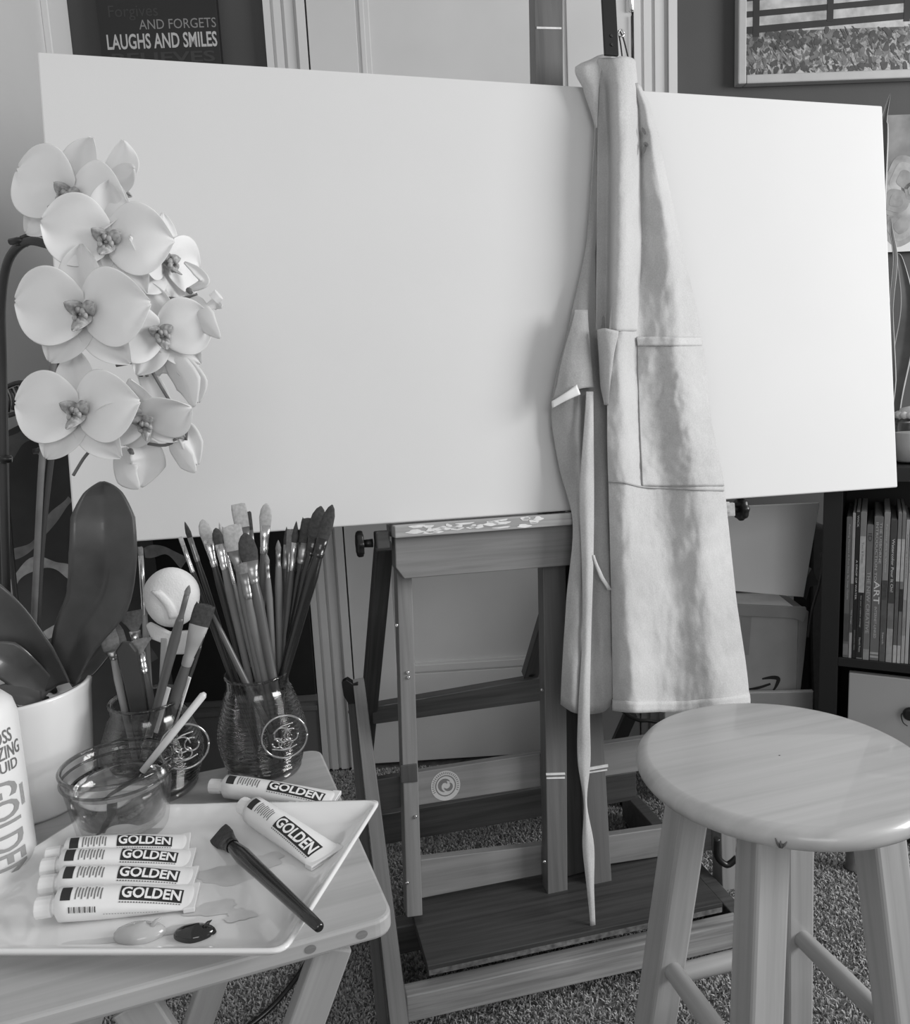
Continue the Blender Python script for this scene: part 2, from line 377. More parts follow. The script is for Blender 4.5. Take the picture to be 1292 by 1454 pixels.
# landscape painting with fence, top right
pf = thing('framed_painting', W.M, 'framed landscape painting of a dark fence above leafy shrubs', 'painting')
a = W.hit(1048, 119, -.03); u_l = a[0]; v_b = a[1]; u_r = u_l+.75; v_t = v_b+.55; fw = .021
mb = MB()
for (x0, x1, z0, z1) in ((u_l, u_l+fw, v_b, v_t), (u_r-fw, u_r, v_b, v_t), (u_l+fw, u_r-fw, v_b, v_b+fw), (u_l+fw, u_r-fw, v_t-fw, v_t)):
    mb.box((x0, -.03, z0), (x1, -.002, z1))
mb.build('frame', plain('silver_frame', .38, .45, .06, 20), W.M, pf, .003)
def leafypaint():
    m, nt, bs = newmat('painted_foliage'); bs.inputs['Roughness'].default_value = .5
    c = coords(nt, (1, 1, 1)); v = nt.nodes.new('ShaderNodeTexVoronoi'); v.inputs['Scale'].default_value = 38
    n = noise(nt, c, 30, 6, .7, 2.5); ad = nt.nodes.new('ShaderNodeVectorMath'); ad.operation = 'ADD'
    nt.links.new(c, ad.inputs[0]); nt.links.new(c, v.inputs['Vector'])
    mx = nt.nodes.new('ShaderNodeMath'); mx.operation = 'MULTIPLY_ADD'; mx.inputs[1].default_value = .12
    nt.links.new(v.outputs['Distance'], mx.inputs[0]); nt.links.new(n, mx.inputs[2])
    sp = nt.nodes.new('ShaderNodeSeparateXYZ'); nt.links.new(coords(nt, (1,1,1)), sp.inputs[0])
    mr = nt.nodes.new('ShaderNodeMapRange'); mr.inputs[1].default_value = v_b; mr.inputs[2].default_value = v_b+.2; mr.inputs[3].default_value = .1; mr.inputs[4].default_value = -.12
    nt.links.new(sp.outputs['Z'], mr.inputs[0]); a2 = nt.nodes.new('ShaderNodeMath'); a2.operation = 'ADD'
    nt.links.new(mx.outputs[0], a2.inputs[0]); nt.links.new(mr.outputs[0], a2.inputs[1])
    nt.links.new(ramp(nt, a2.outputs[0], [(.38, .03), (.5, .10), (.6, .22), (.72, .40)]), bs.inputs['Base Color'])
    return m
mb = MB(); mb.box((u_l+fw*.8, -.014, v_b+fw*.8), (u_r-fw*.8, -.006, v_t-fw*.8), 0)
# painted sky, rails and posts as paint on the panel
bx0 = u_l+fw; bx1 = u_r-fw
zs = W.hit(1150, 42, -.016)[1]
mb.box((bx0, -.0145, zs), (bx1, -.014, v_t-fw), 1)
for (py, hh) in ((40, .016), (17, .014), (-6, .014)):
    z = W.hit(1150, py, -.016)[1]; mb.add([(bx0, -.015, z-.008), (bx1, -.015, z+.03), (bx1, -.015, z+.03+hh), (bx0, -.015, z-.008+hh)], [(0,1,2,3)], 2)
for px in (1074, 1179, 1288):
    u = W.hit(px, 20, -.016)[0]; z0 = W.hit(px, 52 if px < 1100 else 30, -.016)[1]; mb.box((u-.008, -.0155, z0), (u+.008, -.0146, v_t-fw), 2)
for i in range(900):
    u = rng.uniform(bx0+.004, bx1-.004); f_ = rng.uniform(0, 1); v = v_b+fw+.004+f_*(zs-v_b-fw-.004); L = rng.uniform(.004, .012); a_ = rng.uniform(0, 3.14)
    k_m = 3+int(min(2, max(0, rng.normal(.6 if f_ > .5 else (1.4 if f_ > .18 else .3), .75)))); n_p = 9
    V = [(u+L*rng.uniform(.6, 1.25)*math.cos(t)*math.cos(a_)-L*.5*math.sin(t)*math.sin(a_), -.0142-.0000009*i, v+L*math.cos(t)*math.sin(a_)+L*.6*rng.uniform(.6, 1.2)*math.sin(t)) for t in [2*math.pi*k/n_p for k in range(n_p)]]
    V = [(x, y, min(zs+.006, max(v_b+fw, z))) for x, y, z in V]
    mb.add(V, [tuple(range(n_p))], k_m)
mb.build('picture', [leafypaint(), plain('painted_pale_ground', .36, .6, .35, 30), plain('painted_fence', .015, .7, .2, 30), plain('dab_dark', .045, .6, .3, 60), plain('dab_mid', .12, .6, .3, 60), plain('dab_light', .27, .6, .3, 60)], W.M, pf)

# unframed flower painting at the right edge
fp = thing('flower_painting', W.M, 'unframed painting of pale petals at right edge, behind the snake plant', 'painting')
a = W.hit(1240, 164, -.02); b = W.hit(1262, 358, -.02)
mb = MB(); mb.box((a[0], -.02, b[1]), (a[0]+.5, -.002, a[1])); mb.build('picture', plain('painted_grey_wash', .16, .6, .45, 14), W.M, fp, .001)
mb = MB()
for (px, py, r, m) in ((1285, 255, .055, 0), (1272, 285, .045, 1), (1295, 270, .03, 2), (1280, 320, .05, 0)):
    c0 = W.hit(px, py, -.021)
    for k, (rr, mm) in enumerate(((1, m), (.72, (m+1) % 3), (.4, (m+2) % 3))):
        V = [(c0[0]+r*rr*(1+.12*math.sin(3*t+px))*math.cos(t), -.0206-.0004*k-.0002*m, c0[1]+r*rr*(1+.15*math.sin(2*t+py))*math.sin(t)) for t in [2*math.pi*i/28 for i in range(28)]]
        mb.add(V, [tuple(range(28))], mm)
zc = b[1]; mb.box((a[0], -.0204, zc), (a[0]+.5, -.0201, zc+.035), 3)
mb.build('painted_petals', [plain('pp1', .22, .6, .45, 22), plain('pp2', .27, .6, .45, 22), plain('pp3', .19, .6, .3, 30), plain('pp4', .55, .6, .05, 30)], W.M, fp)

# near-black panel added as wall shade, and a dark painting, low on the left
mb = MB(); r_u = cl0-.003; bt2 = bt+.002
dk = thing('wall_shade_panel', W.M, 'added near-black panel for the shaded lower wall beside the door casing', 'painting')
mb.box((LX+.02, -.03, bt2), (r_u, -.006, bt2+.62)); mb.build('panel', plain('wall_shade_black', .008, .7, .3, 12), W.M, dk, .002)
SW = yaw((-.80, 1.45, .012), 38)
SWf = Fr(SW.o, SW.ux, (SW.uy*.10+Vector((0, 0, 1))))
sw = thing('swirl_painting', SWf.M, 'dark abstract painting with pale curved bands leaning in the left corner', 'painting')
tl = SWf.hit(0, 617); tr = SWf.hit(88, 572); lb = SWf.hit(-40, 1150); rb = SWf.hit(262, 1085); rt_ = SWf.hit(258, 640)
mb = MB(); pts = [(tl[0]-.05, lb[1]*0), (rb[0], 0), (rb[0], SWf.hit(258, 560)[1]), (tr[0]+.0, tr[1]), tl, (tl[0]-.05, tl[1]-.03)]
mb.prism(pts, 0, .02); mb.build('panel', plain('dark_abstract', .028, .6, .55, 7), SWf.M, sw, .001)
mb = MB()
def ribbon(pxs, wpx, m, off):
    P = smooth_path([Vector((a, b, 0)) for a, b in pxs], 8); n = len(P); L = []; R_ = []
    for i, p in enumerate(P):
        t = (P[min(i+1, n-1)]-P[max(i-1, 0)]).normalized(); nn = Vector((-t.y, t.x, 0)); ww = wpx*(.75+.25*math.sin(i*.5))/2
        for arr, sgn in ((L, 1), (R_, -1)):
            u, v = SWf.hit(p.x+nn.x*ww*sgn, p.y+nn.y*ww*sgn); arr.append((u, off, v))
    mb.grid([L, R_], m, smooth=False)
ribbon([(8, 860), (20, 825), (50, 800), (85, 805), (112, 820)], 20, 0, -.0012)
ribbon([(10, 790), (45, 775), (75, 735), (100, 708)], 16, 1, -.0010)
ribbon([(-5, 650), (25, 625), (60, 605), (88, 592)], 34, 2, -.0008)
ribbon([(205, 785), (235, 782), (262, 800)], 18, 1, -.0010)
ribbon([(150, 850), (180, 880), (215, 940)], 22, 2, -.0010)
ribbon([(60, 905), (100, 880), (130, 850)], 14, 0, -.0011)
tag(mb.build('painted_bands', [plain('band_light', .32, .6, .3, 40), plain('band_mid', .17, .6, .3, 40), plain('band_dim', .075, .6, .3, 40)], SWf.M, sw), kind='stuff')

# black round ornament behind the lowest flower on the left
rv = thing('round_ornament', aty(18, 567, 1.25), 'small black openwork round ornament at the far left behind the orchid', 'ornament')
OF = yaw(aty(18, 567, 1.25), -5)
mb = MB(); mb.tube([OF.w(.034*math.cos(t), .022*math.sin(t)+.35*.034*math.cos(t)) for t in [2*math.pi*i/28 for i in range(29)]], .0035)
mb.build('ring', M_black, Matrix(), rv)
mb = MB()
for k in range(5):
    mb.tube([OF.w(-.02+.009*k+.004*math.sin(t*3), -.016+.032*t+.003*(k-2)) for t in (0, .25, .5, .75, 1)], .003)
mb.build('scrollwork', M_black, Matrix(), rv)
mb = MB(); mb.tube([OF.w(-.02, -.02), OF.w(-.03, -.10), OF.w(-.04, -.3), OF.w(-.045, -.62), OF.w(-.045, -.98, 0)], .004)
mb.build('stand', M_black, Matrix(), rv)

# ------------------------------------------------------------------ easel
ez = thing('easel', Matrix.Translation(onz(700, 1330, 0)), 'wooden studio easel holding the large blank canvas', 'easel')
def pris(name, fr, off, th, pts, m, parent, bevel=.0015):
    mb = MB(); mb.prism(q(fr, pts, off), off, off+th); return mb.build(name, m, fr.M, parent, bevel)
pL = pris('upright_post', C, .036, .035, [(562, 762), (583, 758), (600, 1300), (578, 1303)], M_eZ, ez)
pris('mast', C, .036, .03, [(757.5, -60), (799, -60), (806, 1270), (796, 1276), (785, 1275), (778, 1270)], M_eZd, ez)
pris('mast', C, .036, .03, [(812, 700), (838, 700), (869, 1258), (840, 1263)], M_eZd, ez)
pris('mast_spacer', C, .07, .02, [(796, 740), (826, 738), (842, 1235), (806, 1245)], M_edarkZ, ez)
pR = pris('upright_post', C, .036, .035, [(1012, 735), (1034, 732), (1046, 1262), (1026, 1266)], M_eZ, ez)
# paint-splattered ledge
a = C.hit(560, 746, -.03); b = C.hit(1036, 709, -.03)
v0l, v1l = -.024, -.003
mb = MB(); mb.box((a[0], -.03, v0l), (b[0], .06, v1l)); lg = mb.build('canvas_ledge', wood('ledge_wood', .36, 'X'), C.M, ez, .0015)
mb = MB()
for i in range(26):
    u = a[0] + (.03+.27*rng.beta(1.2, 1.6)); v = rng.uniform(v0l+.004, v1l-.003); L = rng.uniform(.004, .016); h = rng.uniform(.0015, .004)
    V = [(u+L*math.cos(t)*(1+.3*math.sin(3*t+i)), -.0306, v+h*math.sin(t)*(1+.3*math.cos(2*t+i))) for t in [2*math.pi*k/14 for k in range(14)]]
    V = [(x, y, min(v1l, max(v0l, z))) for x, y, z in V]; mb.add(V, [tuple(range(14))])
tag(mb.build('paint_splatter', M_paint, C.M, lg), kind='stuff')
def crx(name, pts, off, th, m): return pris(name, C, off, th, pts, m, ez)
crx('front_rail', [(561, 760), (1032, 722), (1034, 785), (806, 803), (574, 822), (562, 806)], -.006, .04, M_eX)
cb = crx('cross_rail', [(592, 1097), (778, 1068), (920, 1047), (1046, 1028), (1046, 1073), (920, 1093), (778, 1115), (592, 1144)], .072, .02, M_eX)
crx('cross_rail', [(530, 1108), (572, 1101), (574, 1146), (532, 1152)], .072, .02, M_edark)
crx('cross_rail', [(597, 1221), (772, 1200), (940, 1176), (1046, 1161), (1046, 1203), (940, 1216), (774, 1241), (597, 1276)], .072, .02, M_eX)
# collars on posts, white tape marks
for pts, off in (([(775, 1098), (802, 1097), (802.5, 1100), (775.5, 1101)], .035), ([(776, 1104), (802, 1103), (802, 1105.5), (776, 1106)], .035), ([(835, 1090), (863, 1085), (863.5, 1089), (835.5, 1094)], .035), ([(836, 1096), (862, 1092), (862, 1094), (836, 1098)], .035), ([(762, 38), (797, 39), (797, 41.5), (762, 41)], .035)):
    mb = MB(); mb.prism(q(C, pts, off), off-.0006, off+.001); tag(mb.build('painted_mark', M_paint, C.M, ez), 'white paint stripe across the mast')
mb = MB(); mb.prism(q(C, [(568, 1087), (592, 1084), (593, 1110), (569, 1112)], .034), .033, .036); mb.build('post_collar', M_edarkZ, C.M, ez, .001)
for px, py in ((563, 888), (579, 955), (580, 962), (590, 1160), (770, 980), (773, 1224), (578, 1254)):
    u, v = C.hit(px, py, .034); mb = MB(); mb.lathe([(.0032, 0), (.0032, .0025), (.002, .0035)], 10)
    mb.build('screw', M_silver, Matrix.Translation(C.w(u, v, .036)) @ C.M.to_3x3().to_4x4() @ Matrix.Rotation(math.pi/2, 4, 'X'), ez)
# badge
u, v = C.hit(633, 1116, .07)
mb = MB()
def disc(cu, cv, r, y, m, r2=0, n=48, sy=1):
    V = [(cu+r*math.cos(2*math.pi*i/n), y, cv+r*sy*math.sin(2*math.pi*i/n)) for i in range(n)]
    if r2:
        V += [(cu+r2*math.cos(2*math.pi*i/n), y, cv+r2*sy*math.sin(2*math.pi*i/n)) for i in range(n)]
        mb.add(V, [(i, (i+1) % n, n+(i+1) % n, n+i) for i in range(n)], m)
    else: mb.add(V, [tuple(range(n))], m)
disc(u, v, .0275, .0715, 0); disc(u, v, .0195, .0712, 1, .0175); 
def swl(c0, r, a0, a1, w0, y, m):
    P = [[(c0[0]+(r+s*w0*math.sin(math.pi*k/12))*math.cos(a0+(a1-a0)*k/12), y, c0[1]+(r+s*w0*math.sin(math.pi*k/12))*math.sin(a0+(a1-a0)*k/12)) for k in range(13)] for s in (-1, 1)]
    mb.grid(P, m, smooth=False)
swl((u, v), .011, .6, 4.6, .0035, .0710, 1); swl((u+.004, v-.001), .007, 3.4, 7.4, .003, .0709, 1); swl((u-.002, v+.003), .005, 0, 3.4, .0022, .0708, 1)
for k in range(26):
    t = math.radians(-25 + 230*k/25); c_, s2 = math.cos(t), math.sin(t)
    mb.add([(u+c_*.0215-s2*.0007, .0711, v+s2*.0215+c_*.0007), (u+c_*.0215+s2*.0007, .0711, v+s2*.0215-c_*.0007), (u+c_*.0255+s2*.0007, .0711, v+s2*.0255-c_*.0007), (u+c_*.0255-s2*.0007, .0711, v+s2*.0255+c_*.0007)], [(0, 1, 2, 3)], 1)
tag(mb.build('round_badge', [plain('badge_pale', .5, .5), M_inkg], C.M, cb), 'pale round badge with a curled emblem')
# knobs
def knob(px, py, side, parent):
    u, v = C.hit(px, py, .015); base = Matrix.Translation(C.w(u, v, .015)) @ C.M.to_3x3().to_4x4() @ Matrix.Rotation(math.pi/2*side, 4, 'Y')
    mb = MB(); n = 40; prof = [(.012, .0), (.0205, .001), (.0215, .004), (.0215, .009), (.019, .012), (.006, .0125)]
    P = [[(r*(1+.06*math.cos(8*2*math.pi*j/n))*math.cos(2*math.pi*j/n), r*(1+.06*math.cos(8*2*math.pi*j/n))*math.sin(2*math.pi*j/n), z) for j in range(n)] for r, z in prof]
    mb.grid(P, 0, True); mb.f.append(list(range(n-1, -1, -1))); mb.m.append(0); mb.sm.append(False); mb.f.append([5*n+j for j in range(n)]); mb.m.append(0); mb.sm.append(False)
    mb.lathe([(.0075, -.016), (.0065, 0)], 16)
    return mb.build('tightening_knob', M_black, base, parent)
knob(516, 772, -1, ez); knob(1048, 723, 1, ez)
mb = MB(); u, v = C.hit(543, 766, .015); mb.box((u-.013, 0, v-.016), (u+.011, .03, v+.015)); mb.build('clamp_block', M_edark, C.M, ez, .003)
mb = MB(); u, v = C.hit(1034, 723, .015); mb.box((u-.016, -.003, v-.014), (u+.004, .03, v+.013)); mb.build('clamp_block', plain('taped_block', .32, .6, .3, 60), C.M, ez, .003)
# beams between two world points
def beam(name, A_, B_, wd, th, side, m, parent, bevel=.0015, taper=1.0):
    A_ = Vector(A_); B_ = Vector(B_); z = (B_-A_).normalized(); x = Vector(side); x = (x - z*x.dot(z)).normalized(); y = z.cross(x)
    Mx = Matrix(((x.x, y.x, z.x, A_.x), (x.y, y.y, z.y, A_.y), (x.z, y.z, z.z, A_.z), (0, 0, 0, 1))); L = (B_-A_).length
    mb = MB(); a, b = wd/2, th/2; c2, d2 = a*taper, b*taper
    mb.add([(-a,-b,0),(a,-b,0),(a,b,0),(-a,b,0),(-c2,-d2,L),(c2,-d2,L),(c2,d2,L),(-c2,d2,L)], [(0,3,2,1),(4,5,6,7),(0,1,5,4),(1,2,6,5),(2,3,7,6),(3,0,4,7)])
    return mb.build(name, m, Mx, parent, bevel)
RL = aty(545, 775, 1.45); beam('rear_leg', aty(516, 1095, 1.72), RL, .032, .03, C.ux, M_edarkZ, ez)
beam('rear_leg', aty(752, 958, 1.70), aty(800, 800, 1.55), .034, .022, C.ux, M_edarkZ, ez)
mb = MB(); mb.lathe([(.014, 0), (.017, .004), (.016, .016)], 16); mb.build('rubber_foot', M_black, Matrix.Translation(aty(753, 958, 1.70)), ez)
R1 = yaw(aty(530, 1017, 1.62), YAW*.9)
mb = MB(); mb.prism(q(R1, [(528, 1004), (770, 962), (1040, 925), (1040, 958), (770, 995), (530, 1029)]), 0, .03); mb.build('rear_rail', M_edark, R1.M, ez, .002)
# plywood shelf on the base
pfl = onz(607, 1372, .12); pfr = onz(1026, 1282, .12); PB = Fr((pfl.x, pfl.y, 0), (pfr.x-pfl.x, pfr.y-pfl.y, 0)); PL = (pfr-pfl).length
mb = MB(); mb.slab([(0, 0), (PL, 0), (PL-.0, .19), (.0, .19)], .102, .12); bs_ = mb.build('base_shelf', M_ply, PB.M, ez, .001)
mb = MB(); mb.box((.002, -.0012, .103), (PL-.002, -.0002, .112)); tag(mb.build('board_edge', M_plyedge, PB.M, bs_), 'rough chipped plywood edge')
# base beams
BB = Fr(onz(585, 1442, .045), PB.ux)
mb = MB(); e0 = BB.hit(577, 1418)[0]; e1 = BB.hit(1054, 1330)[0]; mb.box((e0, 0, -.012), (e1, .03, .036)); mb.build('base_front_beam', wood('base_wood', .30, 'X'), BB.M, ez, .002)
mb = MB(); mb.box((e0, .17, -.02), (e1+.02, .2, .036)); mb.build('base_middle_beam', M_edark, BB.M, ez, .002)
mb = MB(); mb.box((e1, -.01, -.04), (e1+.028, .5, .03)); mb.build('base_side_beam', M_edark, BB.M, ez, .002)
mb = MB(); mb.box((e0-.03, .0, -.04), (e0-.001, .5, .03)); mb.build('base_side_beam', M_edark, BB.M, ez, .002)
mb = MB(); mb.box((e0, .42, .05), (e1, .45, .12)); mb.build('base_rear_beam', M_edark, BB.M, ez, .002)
for uu in (e0-.015, e1+.014):
    for vv in (.02, .47):
        mb = MB(); mb.lathe([(.016, 0), (.018, .006), (.012, .012)], 16); mb.build('foot', M_black, Matrix.Translation(Vector(BB.w(uu, 0, vv)[:2]+(0-.006,))), ez)
u, v = C.hit(1030, 1216, .03)
mb = MB(); mb.tube(smooth_path([aty(1018, 1190, 1.36), aty(1018, 1215, 1.36), aty(1032, 1228, 1.36), aty(1046, 1218, 1.36)], 5), .006); mb.build('hook', M_black, Matrix(), ez)
# slanting prop at the left
beam('side_strut', aty(573, 1500, .98), aty(509, 966, 1.44), .026, .02, (1, 0, 0), M_eZ, ez, .001, .8)
beam('side_strut', aty(548, 1500, 1.0), aty(497, 975, 1.46), .016, .02, (1, 0, 0), M_edarkZ, ez, .001, .8)
mb = MB(); 
T_ = yaw(aty(500, 985, 1.435), 0); pp = q(T_, [(486, 966), (493, 962), (502, 968), (509, 966), (511, 984), (508, 990), (514, 1012), (507, 1032), (500, 1018), (495, 1008), (497, 998), (489, 985)])
mb.prism(pp, -.012, .006); tag(mb.build('strut_cap', M_black, T_.M, ez, .001), 'chipped black tip')
# black hanging bar
hb = C.hit(868, 78, -.075)
mb = MB(); h0 = C.hit(858.5, 78, -.06); h1 = C.hit(878, 78, -.06); ht = C.hit(868, -140, -.06)
mb.box((h0[0], -.062, h0[1]), (h1[0], -.056, ht[1])); mb.build('hanging_bar', M_black, C.M, ez, .001)
mb = MB(); mu = C.hit(778, -40, .036)[0]; mb.box((mu-.02, -.056, ht[1]-.03), (h1[0]+.01, .036, ht[1])); mb.build('bar_bracket', M_black, C.M, ez, .002)
for dv in (.017, .032):
    mb = MB(); mb.lathe([(.003, 0), (.002, .0015)], 10); mb.build('rivet', M_iron, Matrix.Translation(C.w((h0[0]+h1[0])/2, h0[1]+dv, -.0622)) @ C.M.to_3x3().to_4x4() @ Matrix.Rotation(math.pi/2, 4, 'X'), ez)

# ------------------------------------------------------------------ canvas
cv = thing('blank_canvas', C.M, 'large blank white stretched canvas resting on the easel ledge', 'canvas')
mb = MB(); mb.box((0, .0, 0), (CW, .034, CH), 0); mb.build('painting_surface', M_canvas, C.M, cv, .003, bseg=3)
mb = MB()
for (x0, x1, z0, z1) in ((.002, .045, .002, CH-.002), (CW-.045, CW-.002, .002, CH-.002), (.045, CW-.045, .002, .045), (.045, CW-.045, CH-.045, CH-.002)): mb.box((x0, .0345, z0), (x1, .0355, z1))
mb.build('stretcher_back', M_canvas_edge, C.M, cv)

# ------------------------------------------------------------------ apron
ap = thing('apron', Matrix.Translation(C.w(*C.hit(870, 82, -.06), -.06)), 'pale linen apron hanging in folds from the black bar in front of the canvas', 'apron')
def interp(xs, ys, t):
    if t <= xs[0]: return ys[0]
    for i in range(len(xs)-1):
        if t <= xs[i+1]:
            k = (t-xs[i])/(xs[i+1]-xs[i]); return ys[i]+(ys[i+1]-ys[i])*k
    return ys[-1]
def sheet(name, rows, m, parent=ap, th=.0016, ncol=44, nrow=70, wob=.0018, seed=0, label=None, sub=0):
    """rows: (py, [(px, dy, offset_mm), ...]); same number of controls in each row"""
    nc = len(rows[0][1]); P = []
    ys = [r[0] for r in rows]
    def cr(p0, p1, p2, p3, t): return 0.5*((2*p1)+(p2-p0)*t+(2*p0-5*p1+4*p2-p3)*t*t+(3*p1-p0-3*p2+p3)*t**3)
    for i in range(nrow+1):
        y = ys[0]+(ys[-1]-ys[0])*i/nrow
        k = max(j for j in range(len(ys)) if ys[j] <= y+1e-6); k = min(k, len(ys)-2); t = (y-ys[k])/(ys[k+1]-ys[k])
        r = [rows[max(0, k-1)][1], rows[k][1], rows[k+1][1], rows[min(len(rows)-1, k+2)][1]]
        ctl = [[cr(r[0][c][d], r[1][c][d], r[2][c][d], r[3][c][d], t) for d in range(3)] for c in range(nc)]
        row = []
        for j in range(ncol+1):
            s = (nc-1)*j/ncol; c = min(int(s), nc-2); tt = s-c
            cc = [ctl[max(0, c-1)], ctl[c], ctl[c+1], ctl[min(nc-1, c+2)]]
            px, dy, of = [cr(cc[0][d], cc[1][d], cc[2][d], cc[3][d], tt) for d in range(3)]
            wv = wob*(2.6*NZ(Vector((px*.022, y*.012, seed)))+1.5*NZ(Vector((px*.06+y*.02, y*.035, seed+7)))+.7*NZ(Vector((px*.12, y*.10, seed+3))))
            o_ = -(of/1000.0)+wv; o_ = min(o_, -.003) if y < 740 else o_
            u, v = C.hit(px, y+dy, o_); row.append((u, o_, v))
        P.append(row)
    mb = MB(); mb.grid(P, 0); o = mb.build(name, m, C.M, parent, solid=th)
    if label: o['label'] = label
    return o
# hanging inner (left) panel
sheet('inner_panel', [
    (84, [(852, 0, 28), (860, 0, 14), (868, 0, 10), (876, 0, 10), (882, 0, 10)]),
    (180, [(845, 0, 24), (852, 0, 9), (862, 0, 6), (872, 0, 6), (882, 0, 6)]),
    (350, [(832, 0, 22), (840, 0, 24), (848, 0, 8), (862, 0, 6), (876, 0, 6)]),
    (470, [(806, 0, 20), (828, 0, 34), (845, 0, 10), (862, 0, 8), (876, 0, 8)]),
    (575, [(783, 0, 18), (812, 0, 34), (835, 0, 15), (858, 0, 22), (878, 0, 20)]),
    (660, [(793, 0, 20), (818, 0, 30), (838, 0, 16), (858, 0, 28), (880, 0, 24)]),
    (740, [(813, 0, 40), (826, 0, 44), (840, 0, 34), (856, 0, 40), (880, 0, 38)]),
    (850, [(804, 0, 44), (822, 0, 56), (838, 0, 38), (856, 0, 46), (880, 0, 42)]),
    (1000, [(796, 0, 46), (815, 12, 62), (838, 14, 42), (858, 10, 50), (868, 0, 46)])], M_apron_shade, seed=1, label='inner half of the apron, shade put in as darker linen')
# dark recessed strip between folds
sheet('apron_bib', [
    (82, [(849, 0, 40), (858, 0, 46), (872, 0, 56), (884, -2, 58), (896, 0, 50), (902, 4, 38)]),
    (130, [(849, 0, 24), (860, 0, 26), (873, 0, 58), (886, 0, 62), (898, 0, 50), (906, 0, 32)]),
    (220, [(848, 0, 16), (864, 0, 12), (874, 0, 60), (888, 0, 66), (902, 0, 46), (910, 0, 26)]),
    (350, [(847, 0, 14), (863, 0, 10), (873, 0, 60), (888, 0, 66), (902, 0, 44), (910, 0, 26)]),
    (470, [(846, 0, 14), (861, 0, 10), (869, 0, 60), (885, 0, 64), (899, 0, 42), (906, 0, 26)])], M_apron, seed=2, wob=.0010, ncol=60, nrow=90)
# right wing / front skirt
FR = [
    (118, [(896, 0, 46), (898, 0, 48), (900, 0, 44), (903, 0, 46), (906, 0, 44), (910, 4, 36)]),
    (150, [(893, 0, 44), (898, 0, 44), (903, 0, 32), (910, 0, 42), (917, 0, 46), (923, 0, 26)]),
    (190, [(888, 0, 44), (898, 0, 42), (905, 0, 26), (914, 0, 38), (925, 0, 46), (935, 0, 22)]),
    (340, [(880, 0, 50), (894, 0, 46), (907, 0, 22), (926, 0, 36), (948, 0, 50), (966, 0, 20)]),
    (478, [(864, 0, 58), (884, 0, 66), (905, 0, 30), (932, 0, 40), (962, 0, 56), (996, 0, 22)]),
    (600, [(862, 0, 56), (884, 0, 68), (908, 0, 34), (940, 0, 40), (975, 0, 60), (1010, 0, 26)]),
    (690, [(864, 0, 54), (886, 0, 66), (912, 0, 46), (948, 0, 38), (990, 0, 60), (1028, 0, 30)]),
    (850, [(868, 0, 50), (890, 0, 76), (925, 0, 56), (960, 0, 46), (1005, 0, 70), (1045, 0, 36)]),
    (990, [(870, 2, 48), (898, 5, 84), (935, 4, 56), (975, 4, 50), (1020, 0, 74), (1063, -6, 42)]),
    (1006, [(870, 2, 48), (898, 5, 84), (935, 4, 56), (975, 4, 50), (1020, 0, 74), (1065, -6, 42)])]
def lifted(rows, d, x0=0, x1=5): return [(y, [(p[0], p[1], p[2]+d) for p in row[x0:x1+1]]) for y, row in rows]
sheet('apron_front', FR, M_apron, seed=3, ncol=90, nrow=140, wob=.0024, label='sunlit front of the apron')
sheet('pocket', lifted(FR[4:7], 3, 2, 5), M_apron, seed=3, th=.002, nrow=60, ncol=60, wob=.0024)
sheet('pocket_hem', [(479, [(p[0]-1, p[1], p[2]+6) for p in FR[4][1][2:]]), (491, [(p[0], p[1], p[2]+6) for p in FR[4][1][2:]])], M_hem, seed=3, th=.003, nrow=4, wob=.0024)
sheet('pocket_edge_fold', [
    (468, [(848, 0, 56), (858, -2, 70), (868, 0, 74), (878, 2, 72)]),
    (500, [(850, 0, 50), (858, 0, 64), (866, 0, 70), (872, 0, 70)]),
    (550, [(853, 0, 46), (858, 0, 56), (863, 0, 64), (866, 0, 66)]),
    (575, [(858, 0, 50), (860, 0, 54), (862, 0, 58), (864, 0, 60)])], M_apron, seed=5, nrow=24, ncol=14, wob=.0006)
sheet('seam', [(yy, [(p[0], q_, p[2]+3.5) for p, q_ in zip(FR[6][1], (-3, -2, 4, 6, 8, 9))]) for yy in (686, 688.5)], M_apron_shade, seed=3, th=.001, nrow=1, ncol=60, wob=.0024)
sheet('bottom_hem', [(991, [(p[0], p[1], p[2]+3) for p in FR[8][1]]), (1007, [(p[0], p[1], p[2]+3) for p in FR[9][1]])], M_hem, seed=3, th=.003, nrow=3, ncol=70, wob=.0024)
# collar flap and side flap
sheet('collar_flap', [
    (80, [(848, 0, 32), (854, -2, 36), (862, -3, 36), (872, -4, 34)]),
    (95, [(817, 0, 26), (830, 0, 36), (842, 0, 38), (856, 0, 36)]),
    (125, [(828, 0, 18), (834, 0, 30), (842, 0, 36), (850, 0, 36)]),
    (182, [(845, 0, 20), (846, 0, 24), (847, 0, 28), (848, 0, 30)])], M_apron, seed=4, nrow=20, ncol=16, wob=.0006)
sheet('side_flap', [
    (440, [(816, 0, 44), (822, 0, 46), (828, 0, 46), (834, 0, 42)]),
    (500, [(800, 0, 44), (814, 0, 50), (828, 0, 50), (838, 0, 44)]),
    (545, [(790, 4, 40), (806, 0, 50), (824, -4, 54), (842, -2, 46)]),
    (562, [(785, 6, 38), (803, 0, 48), (824, -10, 54), (843, -12, 46)])], M_apron_shade, seed=6, nrow=26, ncol=20, wob=.0008)
sheet('white_patch', [
    (560, [(783, 10, 46), (796, 2, 52), (808, -6, 56), (819, -14, 58)]),
    (572, [(784, 8, 46), (798, 0, 52), (810, -6, 56), (824, -12, 58)])], plain('white_tape', .8, .7, .03, 30), seed=6, nrow=4, ncol=10, wob=.0004, label='small white patch on the flap')
